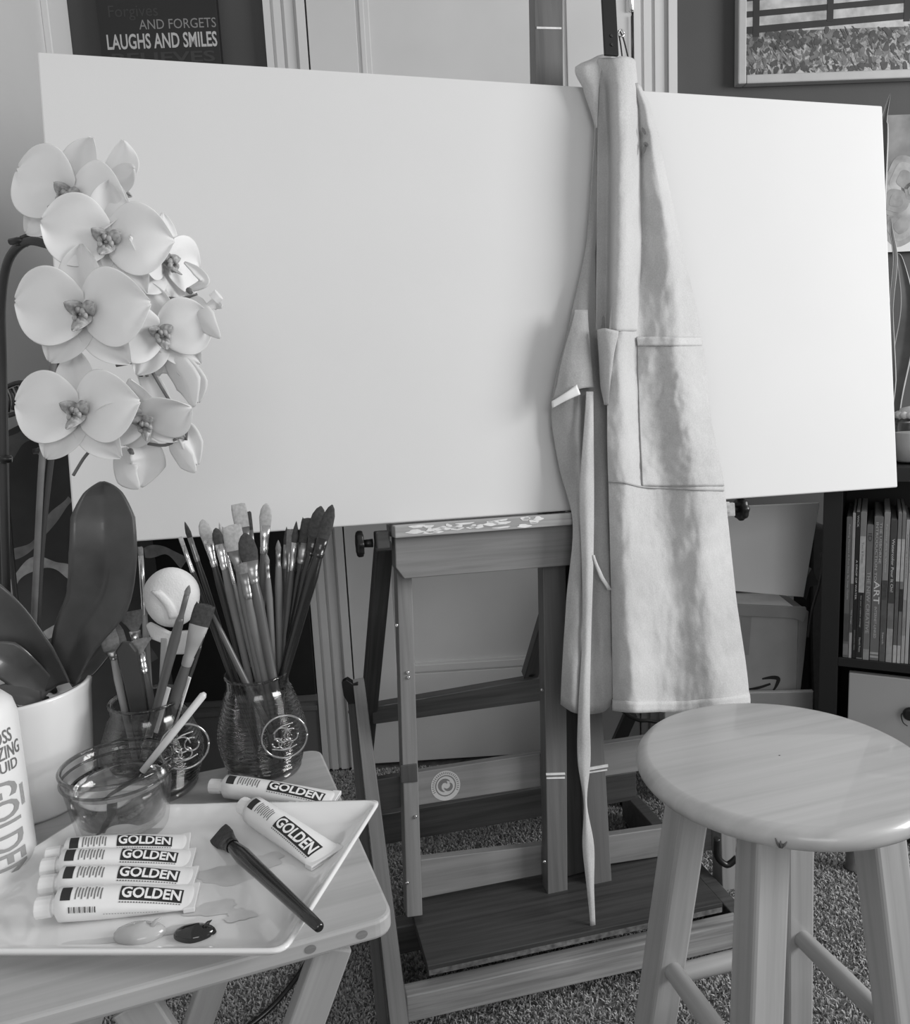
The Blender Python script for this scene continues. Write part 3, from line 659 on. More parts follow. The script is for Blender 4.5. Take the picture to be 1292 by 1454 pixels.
# tie strap
sheet('tie_strap', [
    (556, [(832, 0, 50), (838, 0, 52), (842, 0, 50)]),
    (700, [(823, 0, 50), (833, 0, 56), (843, 0, 52)]),
    (800, [(826, 0, 56), (834, 0, 62), (842, 0, 58)]),
    (900, [(827, 0, 62), (833, 0, 66), (839, 0, 62)]),
    (1010, [(821, 0, 66), (829, 0, 72), (837, 0, 68)]),
    (1080, [(820, 0, 66), (829, 0, 70), (838, 0, 66)]),
    (1140, [(829, 0, 64), (831, 0, 67), (833, 0, 64)]),
    (1200, [(827, 0, 66), (834, 0, 70), (843, 0, 66)]),
    (1260, [(833, 0, 66), (838, 0, 69), (843, 0, 66)]),
    (1315, [(838, 0, 66), (841, 0, 67), (845, 0, 66)])], M_apron, seed=7, ncol=8, nrow=80, wob=.0008, label='long narrow tie hanging below the hem')
sheet('crossed_tie', [
    (788, [(841, 0, 60), (842, 0, 61), (844, 0, 60)]),
    (820, [(851, 0, 60), (854, 0, 61), (857, 0, 60)]),
    (838, [(862, 0, 58), (865, 0, 58), (868, 0, 57)])], M_hem, seed=7, ncol=4, nrow=10, wob=.0002)
# stain on the wing
mb = MB()
for (px, py, a_, b_, rot) in ((914, 186, 6, 2.2, 1.1), (915, 212, 2.5, 7, .3), (917, 205, 4, 3, .8)):
    c0 = [C.hit(px+a_*math.cos(t)*math.cos(rot)-b_*math.sin(t)*math.sin(rot), py+a_*math.cos(t)*math.sin(rot)+b_*math.sin(t)*math.cos(rot), -.049) for t in [2*math.pi*k/16 for k in range(16)]]
    mb.add([(u, -.049, v) for u, v in c0], [tuple(range(16))])
mb.build('stain', plain('stain_grey', .10, .8), C.M, ap)
mb = MB(); A0 = C.w(*C.hit(882, 84, -.05), -.05)
mb.tube(smooth_path([C.w(*C.hit(a, b, -.05), -.05) for a, b in ((884, 86), (881, 62), (878, 44), (884, 52), (890, 74), (894, 92))], 6), .0013); tag(mb.build('hanging_loop', M_iron, Matrix(), ap), 'thin dark cord loop')
mb = MB(); c0 = C.w(*C.hit(882, 47, -.052), -.052)
mb.tube([c0+C.ux*.005*math.cos(t)+C.uz*.006*math.sin(t) for t in [2*math.pi*k/16 for k in range(17)]], .0012); mb.build('metal_ring', M_silver, Matrix(), ap)

# ------------------------------------------------------------------ stool
SZ = .594; SC = Vector((.380, .906, 0)); SR = .1705
st = thing('bar_stool', Matrix.Translation(SC), 'round pale wooden stool with four square legs standing on the carpet', 'stool')
grain = Matrix.Rotation(math.radians(16), 4, 'Z')
mb = MB(); prof = []
for k in range(9):
    t = math.pi*k/8; prof.append((SR-.015+.015*math.sin(t), -.0135*math.cos(t)-.0135))
mb.lathe([(.001, -.027)]+prof+[(.001, 0)], 96, caps=False)
mb.build('seat', M_sX, Matrix.Translation(SC+Vector((0, 0, SZ))) @ grain, st)
mb = MB(); kx = onz(1108, 1182, SZ-.014)
legs = []
base_ang = 149
def legp(ang, z):
    k = (SZ-.03-z)/(SZ-.03); r = .103+.075*k; a = math.radians(ang); return SC+Vector((r*math.cos(a), r*math.sin(a), z))
for k in range(4):
    a = base_ang+90*k; p0 = legp(a, 0); p1 = legp(a, SZ-.026)
    mb = MB(); d = (p1-p0).normalized(); x = Vector((math.cos(math.radians(a+45)), math.sin(math.radians(a+45)), 0)); x = (x-d*x.dot(d)).normalized(); y = d.cross(x)
    Mx = Matrix(((x.x, y.x, d.x, p0.x), (x.y, y.y, d.y, p0.y), (x.z, y.z, d.z, p0.z), (0, 0, 0, 1))); L = (p1-p0).length; b = .0212
    mb.box((-b, -b, 0), (b, b, L)); mb.build('leg', M_sZ, Mx, st, .004); legs.append(a)
for (i, j, z) in ((0, 1, .265), (0, 3, .235), (3, 2, .265), (1, 2, .235)):
    A_, B_ = legp(legs[i], z), legp(legs[j], z); L = (B_-A_).length; d = (B_-A_).normalized()
    mb = MB(); mb.lathe([(.0085, 0), (.0125, L*.12), (.0135, L*.5), (.0125, L*.88), (.0085, L)], 20)
    mb.build('rung', M_sZ, Matrix.Translation(A_) @ d.to_track_quat('Z', 'Y').to_matrix().to_4x4(), st)
mb = MB()
kd = (onz(1108, 1182, SZ-.016)-SC); kd.z = 0; ka = math.atan2(kd.y, kd.x)
for (da, dz, h) in ((-.03, .002, .012), (0, 0, .010), (.035, 0, .009), (.01, -.003, .005)):
    A_ = SC+Vector((math.cos(ka+da)*(SR+.0002), math.sin(ka+da)*(SR+.0002), SZ-.012+dz)); B_ = SC+Vector((math.cos(ka+da*.2)*(SR+.0004), math.sin(ka+da*.2)*(SR+.0004), SZ-.020))
    mb.tube([A_, (A_+B_)/2, B_], [.0004, .0012, .0006], 6)
tag(mb.build('knot', plain('wood_knot', .12, .6), Matrix(), st), 'small dark knot in the rim')

# ------------------------------------------------------------------ bookshelf, books
K = yaw(aty(1168, 760, 1.70), -28)
tz = K.hit(1275, 664)[1]; bz = K.hit(1196, 934)[1]; pw = K.hit(1195, 800)[0]-K.hit(1168, 800)[0]; flo = -K.o.z
K = Fr((K.o.x, K.o.y, 0), K.ux); dv_ = -flo; tz += dv_; bz += dv_
bk = thing('bookshelf', K.M, 'black bookcase at the right with a row of art books', 'bookshelf')
SWD = .62; SD = .27
mb = MB(); mb.box((0, 0, 0), (pw, SD, tz)); mb.build('side_panel', M_shelf, K.M, bk, .001)
mb = MB(); mb.box((SWD-pw, 0, 0), (SWD, SD, tz)); mb.build('side_panel', M_shelf, K.M, bk, .001)
mb = MB(); mb.box((pw, 0, tz-.03), (SWD-pw, SD, tz)); mb.build('top_panel', M_shelf, K.M, bk, .001)
mb = MB(); mb.box((pw, 0, bz-.02), (SWD-pw, SD, bz)); mb.build('shelf', M_shelf, K.M, bk, .001)
mb = MB(); mb.box((pw, 0, .01), (SWD-pw, SD, .04)); mb.build('bottom_panel', M_shelf, K.M, bk, .001)
mb = MB(); mb.box((pw, SD-.008, .04), (SWD-pw, SD, tz-.03)); mb.build('back_panel', M_shelf, K.M, bk)
dl = K.hit(1204, 1000)[0]; 
mb = MB(); mb.box((dl, .004, .06), (SWD-pw-.005, .022, bz-.034)); dw = mb.build('drawer_front', M_drawer, K.M, bk, .002)
u, v = K.hit(1292, 1010); mb = MB(); mb.lathe([(.008, 0), (.006, .010), (.014, .016), (.015, .022), (.010, .028)], 20)
mb.build('knob', M_black, Matrix.Translation(K.w(u, v, .004)) @ K.M.to_3x3().to_4x4() @ Matrix.Rotation(math.pi/2, 4, 'X'), dw)
mb = MB(); mb.tube(smooth_path([K.w(u-.004, v+.004, -.02), K.w(u-.016, v-.004, -.012), K.w(u-.013, v-.022, -.01), K.w(u-.004, v-.03, -.01)], 5), .0012); mb.build('cord_loop', M_black, Matrix(), dw)
def book(px0, px1, pytop, a, label, depth=.2, bands=(), texts=(), back=.004, cat='book'):
    pyb = 925; u0_ = K.hit(px0, pyb)[0]; u1_ = K.hit(px1, pyb)[0]-.0006; ztop = K.hit((px0+px1)/2, pytop, back)[1]
    r = thing('book', Matrix.Translation(K.w(u0_, bz, back)) @ K.M.to_3x3().to_4x4(), label, cat, 'art books standing on the black shelf')
    RM = ROOTM[r.name]; wd = u1_-u0_; h = ztop-bz
    mb = MB(); mb.box((0, 0, 0), (wd, depth, h), 0)
    mb.build('cover', plain('cover', a, .45, .06, 60), RM, r, .0008)
    mb = MB(); mb.box((wd*.12, .002, h), (wd*.88, depth-.004, h+.0003)); mb.build('pages', plain('page_edges', .32, .8, .1, 200), RM, r)
    if bands or texts:
        mb = MB(); mats = []
        for (z0, z1, al) in bands:
            mats.append(plain('band', al, .5, .15, 80)); mb.add([(wd*.04, -.0005, h*z0), (wd*.96, -.0005, h*z0), (wd*.96, -.0005, h*z1), (wd*.04, -.0005, h*z1)], [(0, 1, 2, 3)], len(mats)-1)
        for (txt, z1, z0, x0, x1, al) in texts:
            mats.append(plain('spine_text', al, .5))
            # reads downwards: letters' tops point right
            put_text(mb, txt, lambda s, t: (wd*(x0+(x1-x0)*t), -.001, h*(z1-(z1-z0)*s)), len(mats)-1, .01)
        mb.build('spine_print', mats, RM, r)
book(1196.3, 1204.6, 734, .13, 'grey paperback leftmost on the shelf against the side panel', texts=[('Painting Flowers A Fun Step By Step Guide', .95, .42, .35, .7, .4)], bands=[(.12, .32, .07), (.02, .1, .2)])
book(1204.6, 1209.2, 728, .42, 'thin pale paperback between the leftmost grey book and black spine', bands=[(.18, .52, .1)], texts=[('The Image', .34, .24, .3, .7, .6)])
book(1209.2, 1215.6, 727, .012, 'black spine lettered A DROP OF WATER', texts=[('WICK', .98, .9, .3, .75, .5), ('A DROP OF WATER', .68, .41, .3, .7, .6), ('SCHOLASTIC PRESS', .2, .06, .35, .65, .25)])
book(1215.6, 1224.6, 727, .24, 'book with grey top, white middle and black lower spine', bands=[(.46, .84, .5), (.01, .46, .015)], texts=[('Text & Poem', .8, .66, .35, .65, .2), ('Get your creative strategy', .44, .22, .35, .6, .5), ('North Point', .15, .05, .35, .65, .5)])
book(1224.9, 1234.4, 745, .17, 'short grey spine lettered THE NEW CREATIVE', texts=[('ID', .94, .88, .25, .8, .05), ('THE NEW CREATIVE', .66, .2, .25, .8, .42)], bands=[(0, .08, .3)])
book(1234.8, 1248.0, 733, .16, 'wide spine lettered INTRODUCTION TO ART', texts=[('THE USBORNE', .96, .68, .62, .88, .5), ('INTRODUCTION TO', .96, .56, .2, .48, .5), ('ART', .56, .40, .2, .85, .7), ('INTERNET-LINKED', .38, .16, .35, .62, .5)], bands=[(.02, .035, .4), (.045, .06, .4)])
book(1248.4, 1257.2, 727, .28, 'light topped spine just right of the INTRODUCTION TO ART book', texts=[('Fantasy Art in Water', .92, .6, .3, .65, .5), ('Search', .2, .12, .35, .65, .55)], bands=[(.0, .55, .10), (.42, .55, .2)])
book(1257.6, 1267.3, 738, .06, 'spine lettered Watercolor Pour It On!', texts=[('Watercolor Pour It On!', .87, .5, .3, .72, .65)], bands=[(.0, .24, .35), (.24, .42, .18)])
book(1267.6, 1273.4, 728, .2, 'narrow speckled spine right of the Pour It On book', bands=[(.55, .83, .55), (.12, .55, .12), (.0, .12, .5)])
book(1273.6, 1279.0, 728, .2, 'second narrow spine with white block, beside the speckled one', bands=[(.55, .83, .5), (.35, .5, .03), (.0, .12, .5)])
book(1279.2, 1284.6, 738, .42, 'thin light paperback with faint title, second from photo edge', texts=[('Painting Textures', .9, .6, .35, .65, .12)], bands=[(.2, .45, .3)])
book(1284.9, 1290.5, 742, .45, 'thin light paperback at the right photo edge', texts=[('Color Secrets', .9, .65, .35, .65, .12)])
book(1291, 1301, 735, .1, 'dark grey book just cut by the right photo edge')

# candle jar and snake plant on the bookshelf
cj = thing('candle_jar', Matrix.Translation(K.w(K.hit(1300, 650)[0]-.0, tz, .09)), 'glass candle jar with white wax on the bookcase top', 'candle')
RM = ROOTM[cj.name]
mb = MB(); mb.lathe([(.034, .001), (.04, .006), (.04, .085), (.036, .092), (.036, .098)], 32, caps=False); mb.build('glass_jar', M_glass, RM, cj)
mb = MB(); mb.lathe([(.033, .004), (.038, .008), (.038, .066)], 32); mb.build('wax', plain('wax', .75, .5), RM, cj)
mb = MB()
for k in range(16):
    a = 2*math.pi*k/16; mb.lathe([(.001, -.008), (.007, -.005), (.009, 0), (.007, .005), (.001, .008)], 8, o=(.034*math.cos(a), .034*math.sin(a), .104), caps=False)
mb.lathe([(.034, .098), (.034, .108), (.028, .118), (.01, .122)], 24); mb.build('scalloped_lid', plain('crochet', .7, .9, .1, 100), RM, cj)
M_snake = plain('snake_leaf_dark', .014, .6, .5, 40)
sp = thing('snake_plant', Matrix.Translation(K.w(K.hit(1262, 640)[0], tz, .2)), 'snake plant with pale-edged leaves on the bookcase behind the canvas', 'plant')
def strap_leaf(pts, wds, name, parent, m=None, edge=None, cup=.15, face=Vector((0, -1, 0)), nu=14, M=Matrix(), twist=None):
    P = smooth_path(pts, 6); n = len(P); rows = []
    for i, p in enumerate(P):
        t = (P[min(i+1, n-1)]-P[max(i-1, 0)]).normalized(); fc = face
        if twist: fc = Matrix.Rotation(twist*i/n, 3, t) @ face
        sd = t.cross(fc).normalized(); nn = sd.cross(t); wv = interp([k*(n-1)/(len(wds)-1) for k in range(len(wds))], wds, i)/2
        rows.append([p + sd*wv*s + nn*(-cup*wv*(1-abs(s)**1.3)) for s in [-1+2*j/nu for j in range(nu+1)]])
    mb = MB(); mb.grid(rows, 0)
    if edge is not None:
        for k in range(len(mb.f)):
            j = k % nu
            if j in (0, nu-1): mb.m[k] = 1
    o = mb.build(name, [m or M_leaf] + ([edge] if edge is not None else []), M, parent, solid=.0016); return o
yb = K.w(K.hit(1262, 640)[0], tz, .2)
Y0 = yb.y
b0 = yb+Vector((0, 0, .085))
strap_leaf([b0+Vector((.01, 0, 0)), aty(1270, 560, Y0), aty(1283, 490, Y0), aty(1288, 430, Y0-.01), aty(1278, 370, Y0-.01), aty(1272, 362, Y0-.01)], [.03, .04, .045, .03, .014, .003], 'leaf', sp, M_snake, M_leafl)
strap_leaf([b0+Vector((-.01, 0, 0)), aty(1264, 540, Y0-.02), aty(1265, 440, Y0-.02), aty(1271, 370, Y0-.02), aty(1266, 330, Y0-.02), aty(1264, 308, Y0-.02)], [.03, .03, .012, .016, .014, .002], 'leaf', sp, M_snake, M_leafl, twist=.8)
strap_leaf([b0+Vector((-.02, 0.01, 0)), aty(1240, 400, Y0), aty(1250, 200, Y0), aty(1256, 165, Y0), aty(1264, 132, Y0)], [.04, .05, .035, .012, .001], 'leaf', sp, M_snake, M_leafl)
mb = MB(); mb.lathe([(.045, 0), (.052, .01), (.06, .08), (.063, .085), (.058, .085), (.055, .07)], 32); mb.build('pot', M_black, Matrix.Translation(yb), sp)

# short dark post on the carpet behind the stool
pd = onz(1212, 1232, 0); mb = MB(); mb.lathe([(.018, 0), (.019, .003), (.016, .006), (.016, .26), (.012, .265)], 20)
tag(mb.build('wooden_post', plain('dark_post', .10, .5, .3, 30), Matrix.Translation(pd)), 'short dark round post standing on the carpet in front of the bookcase', 'post')

# ------------------------------------------------------------------ boxes behind the easel
X = yaw((aty(1065, 930, 1.86).x, 1.86, 0), -4)
bx = thing('cardboard_box', X.M, 'open brown cardboard box printed with a curved black arrow', 'box')
a = X.hit(1018, 868); b = X.hit(1134, 870); zt = X.hit(1100, 872)[1]
mb = MB(); mb.box((a[0], 0, 0), (b[0], .2, zt)); mb.build('box_body', M_card, X.M, bx, .002)
mb = MB(); mb.prism(q(X, [(1046, 858), (1144, 862), (1146, 872), (1140, 884), (1128, 878), (1048, 874)], -.012), -.014, -.006); mb.build('top_flap', M_cardd, X.M, bx, .001)
mb = MB(); mb.prism(q(X, [(1134, 866), (1148, 868), (1142, 930), (1136, 984), (1131, 984)], -.004), -.006, .18); mb.build('side_flap', M_cardd, X.M, bx, .001)
mb = MB()
def pxribbon(fr, pxs, wds, off, m=0):
    P = smooth_path([Vector((a_, b_, 0)) for a_, b_ in pxs], 6); n = len(P); L = []; R_ = []
    for i, p in enumerate(P):
        t = (P[min(i+1, n-1)]-P[max(i-1, 0)]).normalized(); nn = Vector((-t.y, t.x, 0)); ww = interp([k*(n-1)/(len(wds)-1) for k in range(len(wds))], wds, i)/2
        for arr, sgn in ((L, 1), (R_, -1)):
            u, v = fr.hit(p.x+nn.x*ww*sgn, p.y+nn.y*ww*sgn, off); arr.append((u, off, v))
    mb.grid([L, R_], m, smooth=False)
pxribbon(X, [(1055, 979), (1075, 977), (1094, 971)], [.5, 4, 3], -.0008)
pxribbon(X, [(1082, 964), (1096, 962), (1105, 964), (1102, 974), (1098, 980)], [2, 5, 6, 4, 2], -.0009)
mb.build('printed_arrow', M_ink, X.M, bx)
mb = MB(); mb.prism(q(X, [(1052, 876), (1067, 876), (1063, 930), (1054, 930)], -.001), -.0012, -.0004); mb.build('shipping_label', M_cardd, X.M, bx)
X2 = yaw((aty(1100, 990, 1.83).x, 1.83, 0), -4)
b2 = thing('flattened_cardboard', X2.M, 'low grey piece of cardboard standing in front of the brown box', 'cardboard')
a = X2.hit(1050, 985); b = X2.hit(1155, 983); mb = MB(); mb.box((a[0]-.18, 0, 0), (b[0], .012, b[1])); mb.build('sheet', M_card, X2.M, b2, .002)
mb = MB(); mb.box((a[0]-.18, .001, b[1]), (b[0], .011, b[1]+.003)); mb.build('top_edge', M_paper, X2.M, b2)
X3 = yaw((aty(1090, 780, 1.9).x, 1.9, 0), -4)
gb = thing('grey_board', X3.M, 'pale grey board standing on the paper stack behind the easel', 'board')
mb = MB(); mb.prism(q(X3, [(1020, 720), (1164, 714), (1141, 848), (1030, 838)]), 0, .008); mb.build('panel', M_board, X3.M, gb, .001)
for k, (x1, dy, lab) in enumerate(((1122, 0, 'lowest sheet of white paper on the cardboard box'), (1118, -5, 'middle sheet of white paper on the cardboard box'), (1126, -10, 'top sheet of white paper on the cardboard box'))):
    X4 = yaw((X.o.x, 1.855-.002*k, 0), -4); a = X4.hit(1000, 860+dy-3); b = X4.hit(x1, 862+dy)
    zz = zt+.003+.007*k; mb = MB(); mb.box((a[0], 0, zz), (b[0], .12, zz+.005))
    tag(mb.build('paper_sheet', M_paper, X4.M, None, .001), lab, 'paper', 'sheets of paper on the cardboard box')
bg = thing('black_bag', Matrix.Translation(aty(1150, 900, 1.97)), 'black bag with a thin strap between the cardboard box and bookcase', 'bag')
X5 = yaw((aty(1150, 900, 1.97).x, 1.97, 0), 0)
mb = MB(); mb.prism(q(X5, [(1150, 752), (1160, 745), (1180, 748), (1186, 900), (1186, 1060), (1152, 1060), (1148, 900)]), 0, .1); mb.build('bag_body', plain('black_fabric', .012, .9, .3, 60, .4, 300), X5.M, bg, .015, bseg=3)
mb = MB(); mb.tube(smooth_path([aty(a_, b_, 1.84) for a_, b_ in ((1166, 785), (1168, 800), (1163, 830), (1152, 870), (1147, 905))], 6), .003); mb.build('strap', plain('strap_grey', .06, .7), Matrix(), bg)
mb = MB(); mb.prism(q(X5, [(1150, 806), (1160, 828), (1148, 832), (1142, 850), (1136, 846), (1143, 818)], -.03), -.04, -.001); mb.build('folded_paper', plain('creased_paper', .13, .7), X5.M, bg)

# cables
mb = MB(); mb.tube(smooth_path([onz(320, 1480, .004), onz(375, 1440, .004), onz(412, 1400, .004), onz(440, 1358, .004), onz(455, 1320, .004), onz(430, 1280, .004)], 8), .0045)
tag(mb.build('cable', M_black, Matrix()), 'black cable lying on the carpet below the folding table', 'cable')
mb = MB(); mb.tube(smooth_path([aty(860, 985, 1.62), aty(885, 1010, 1.60), aty(905, 1022, 1.58), aty(925, 1024, 1.58), aty(960, 1035, 1.58), aty(985, 1090, 1.6)], 8), .004)
tag(mb.build('cable', M_black, Matrix()), 'black cable looping behind the apron hem near the stool', 'cable')
bs2 = thing('music_stand', Matrix.Translation(onz(885, 1140, 0)), 'dark folding stand partly hidden behind the apron and stool', 'stand')
p_ = onz(885, 1140, 0)
beam('slanted_leg', aty(868, 1075, p_.y), aty(896, 1012, p_.y), .03, .02, (1, 0, 0), M_blackm, bs2)
beam('post', p_, aty(876, 1060, p_.y), .02, .02, (1, 0, 0), M_blackm, bs2)
mb = MB(); e_ = yaw(aty(887, 1118, p_.y-.03), 8); mb.prism(q(e_, [(866, 1100), (893, 1095), (901, 1120), (897, 1150), (880, 1132), (866, 1140)]), 0, .02); mb.build('bracket', M_black, e_.M, bs2, .002)

# ------------------------------------------------------------------ folding table
TZ = .60
c_br = onz(452, 1062, TZ); c_fr = onz(563, 1300, TZ)
TA = math.radians(19.5); ux = Vector((math.cos(TA), math.sin(TA), 0))
T = Fr(((c_br+c_fr)/2)[:2]+(0,), ux)
def tl_(p): d = Vector(p)-T.o; return (d.dot(T.ux), d.dot(T.uy))
y0 = tl_(c_fr)[1]; y1 = tl_(c_br)[1]
TW = .56
def rrect(x0, x1, y0, y1, r, n=6):
    P = []
    for (cx, cy, a0) in ((x1-r, y0+r, -90), (x1-r, y1-r, 0), (x0+r, y1-r, 90), (x0+r, y0+r, 180)):
        for k in range(n+1):
            t = math.radians(a0+90*k/n); P.append((cx+r*math.cos(t), cy+r*math.sin(t)))
    return P
tb = thing('folding_table', T.M, 'small pale wooden folding tray table at lower left', 'table')
mb = MB(); mb.slab(rrect(-TW, 0, y0, y1, .018), TZ-.018, TZ); tt = mb.build('tabletop', M_tX, T.M, tb, .003)
M_plug = wood('plug', .2, 'X')
for ux_ in (-.03, -.075):
    mb = MB(); V = [(ux_+.005*math.cos(t), y0-.0004, TZ-.009+.004*math.sin(t)) for t in [2*math.pi*k/16 for k in range(16)]]; mb.add(V, [tuple(range(16))])
    mb.build('wood_plug', M_plug, T.M, tt)
mb = MB(); mb.box((-TW+.03, y0+.02, TZ-.034), (-.055, y0+.045, TZ-.0185)); mb.build('under_rail', M_tX, T.M, tb, .002)
mb = MB(); mb.box((-TW+.03, y1-.045, TZ-.034), (-.055, y1-.02, TZ-.0185)); mb.build('under_rail', M_tX, T.M, tb, .002)
def tleg(xt, xb, yt, yb_): beam('leg', T.w(xb, 0, yb_), T.w(xt, TZ-.02, yt), .034, .018, T.ux, M_tZ, tb, .002)
ya, yb2 = y0+.03, y1-.03
def tleg_px(pa, pb, off):
    (ua, va), (ub, vb_) = T.hit(*pa, off), T.hit(*pb, off); k = (ub-ua)/(vb_-va); ut = ua+(TZ-.035-va)*k; u0_ = ua-va*k
    beam('leg', T.w(u0_, 0, off), T.w(ut, TZ-.035, off), .034, .018, T.ux, M_tZ, tb, .002)
tleg_px((467, 1354), (431, 1454), y0+.035)
tleg_px((304, 1388), (281, 1454), y1-.04)
tleg_px((185, 1414), (211, 1454), y0+.035)
tleg_px((128, 1430), (122, 1454), y1-.04)
mb = MB(); mb.lathe([(.008, 0), (.008, y1-y0-.08)], 14); mb.build('stretcher_dowel', M_tX, Matrix.Translation(T.w(-.25, .3, y0+.04)) @ T.M.to_3x3().to_4x4() @ Matrix.Rotation(-math.pi/2, 4, 'X'), tb)

# ------------------------------------------------------------------ palette plate
PZ = TZ+.001; PH = .018
rim = [onz(541, 1133, PZ+PH+.002), onz(405, 1351, PZ+PH), onz(-190, 1352, PZ+PH), onz(142, 1143, PZ+PH)]
ctr = sum(rim, Vector())/4
pp_ = thing('palette_plate', Matrix.Translation(Vector((ctr.x, ctr.y, PZ))), 'white glazed tray plate used as a paint palette on the table', 'plate')
def ring_pts(corners, inset, z, r=.012, n=5):
    m = len(corners); cen = sum(corners, Vector())/m; out = []
    cs = []
    for i in range(m):
        p = corners[i]; a = (corners[i-1]-p); b = (corners[(i+1) % m]-p); a.z = b.z = 0; a.normalize(); b.normalize(); bis = (a+b).normalized(); sn = math.sqrt(max(.05, (1-a.dot(b))/2))
        cs.append((p+bis*(inset/sn), a, b))
    for (p, a, b) in cs:
        for k in range(n+1):
            t = k/n; A_ = p+a*r; B_ = p+b*r; qd = A_*(1-t)**2+p*2*t*(1-t)+B_*t*t; out.append((qd.x, qd.y, z))
    return out
prof = [(.022, 0), (.010, .006), (0, PH-.002), (.0, PH), (.0035, PH+.0005), (.006, PH-.002), (.014, .009), (.026, .0045), (.06, .004)]
P = [ring_pts(rim, i_, PZ+z_) for i_, z_ in prof]
# bottom and top faces
mb = MB(); mb.grid(P, 0, True); n_ = len(P[0]); mb.f.append(list(range(n_))); mb.m.append(0); mb.sm.append(False); mb.f.append([(len(P)-1)*n_+j for j in range(n_)]); mb.m.append(0); mb.sm.append(True)
pl_ = mb.build('dish', M_plate, Matrix(), pp_)
FZ = PZ+.004
mb = MB()
for i_s, (px, py, a_, b_) in enumerate(((330, 1240, 52, 14), (300, 1290, 40, 10), (375, 1222, 30, 10), (120, 1340, 60, 5), (250, 1320, 45, 6), (340, 1300, 22, 8))):
    V = []
    for k in range(40):
        t = 2*math.pi*k/40; rr = 1+.18*math.sin(3*t+px)+.1*math.sin(7*t+py); p = onz(px+a_*rr*math.cos(t), py+b_*rr*math.sin(t)-.15*a_*math.cos(t), FZ+.0003+.00012*i_s); V.append(p)
    V.append(sum(V, Vector())/40); mb.add(V, [(k, (k+1) % 40, 40) for k in range(40)])
tag(mb.build('paint_smears', M_stain, Matrix(), pp_), 'faint dried smears on the dish')
def blob(px, py, rpx, m, name, label):
    c0 = onz(px, py, FZ+.0006); r = rpx/F_PX*.75; mb = MB(); n = 28; rows = []
    for (k, h) in ((1, 0), (.97, .003), (.85, .006), (.6, .0085), (.3, .010), (.02, .0105)):
        rows.append([(r*k*(1+.1*math.sin(2*t+1)+.04*math.sin(5*t))*math.cos(t), r*.62*k*(1+.08*math.sin(3*t))*math.sin(t), h*r/.02) for t in [2*math.pi*j/n for j in range(n)]])
    rows[-1] = [(x+r*.25, y+r*.1, z+.001) for x, y, z in rows[-1]]
    mb.grid(rows, 0, True); mb.tube([(r*.5, 0, .006*r/.02), (r*.75, .001, .012*r/.02), (r*.95, .002, .014*r/.02)], [.003, .0015, .0003], 8)
    tag(mb.build(name, m, Matrix.Translation(c0)), label, 'paint')
blob(198, 1328, 31, plain('light_grey_paint', .45, .2, coat=.5), 'paint_blob', 'light grey blob of paint on the plate')
blob(276, 1327, 25, plain('black_paint_wet', .008, .12, coat=.6), 'paint_blob', 'glossy black blob of paint on the plate')

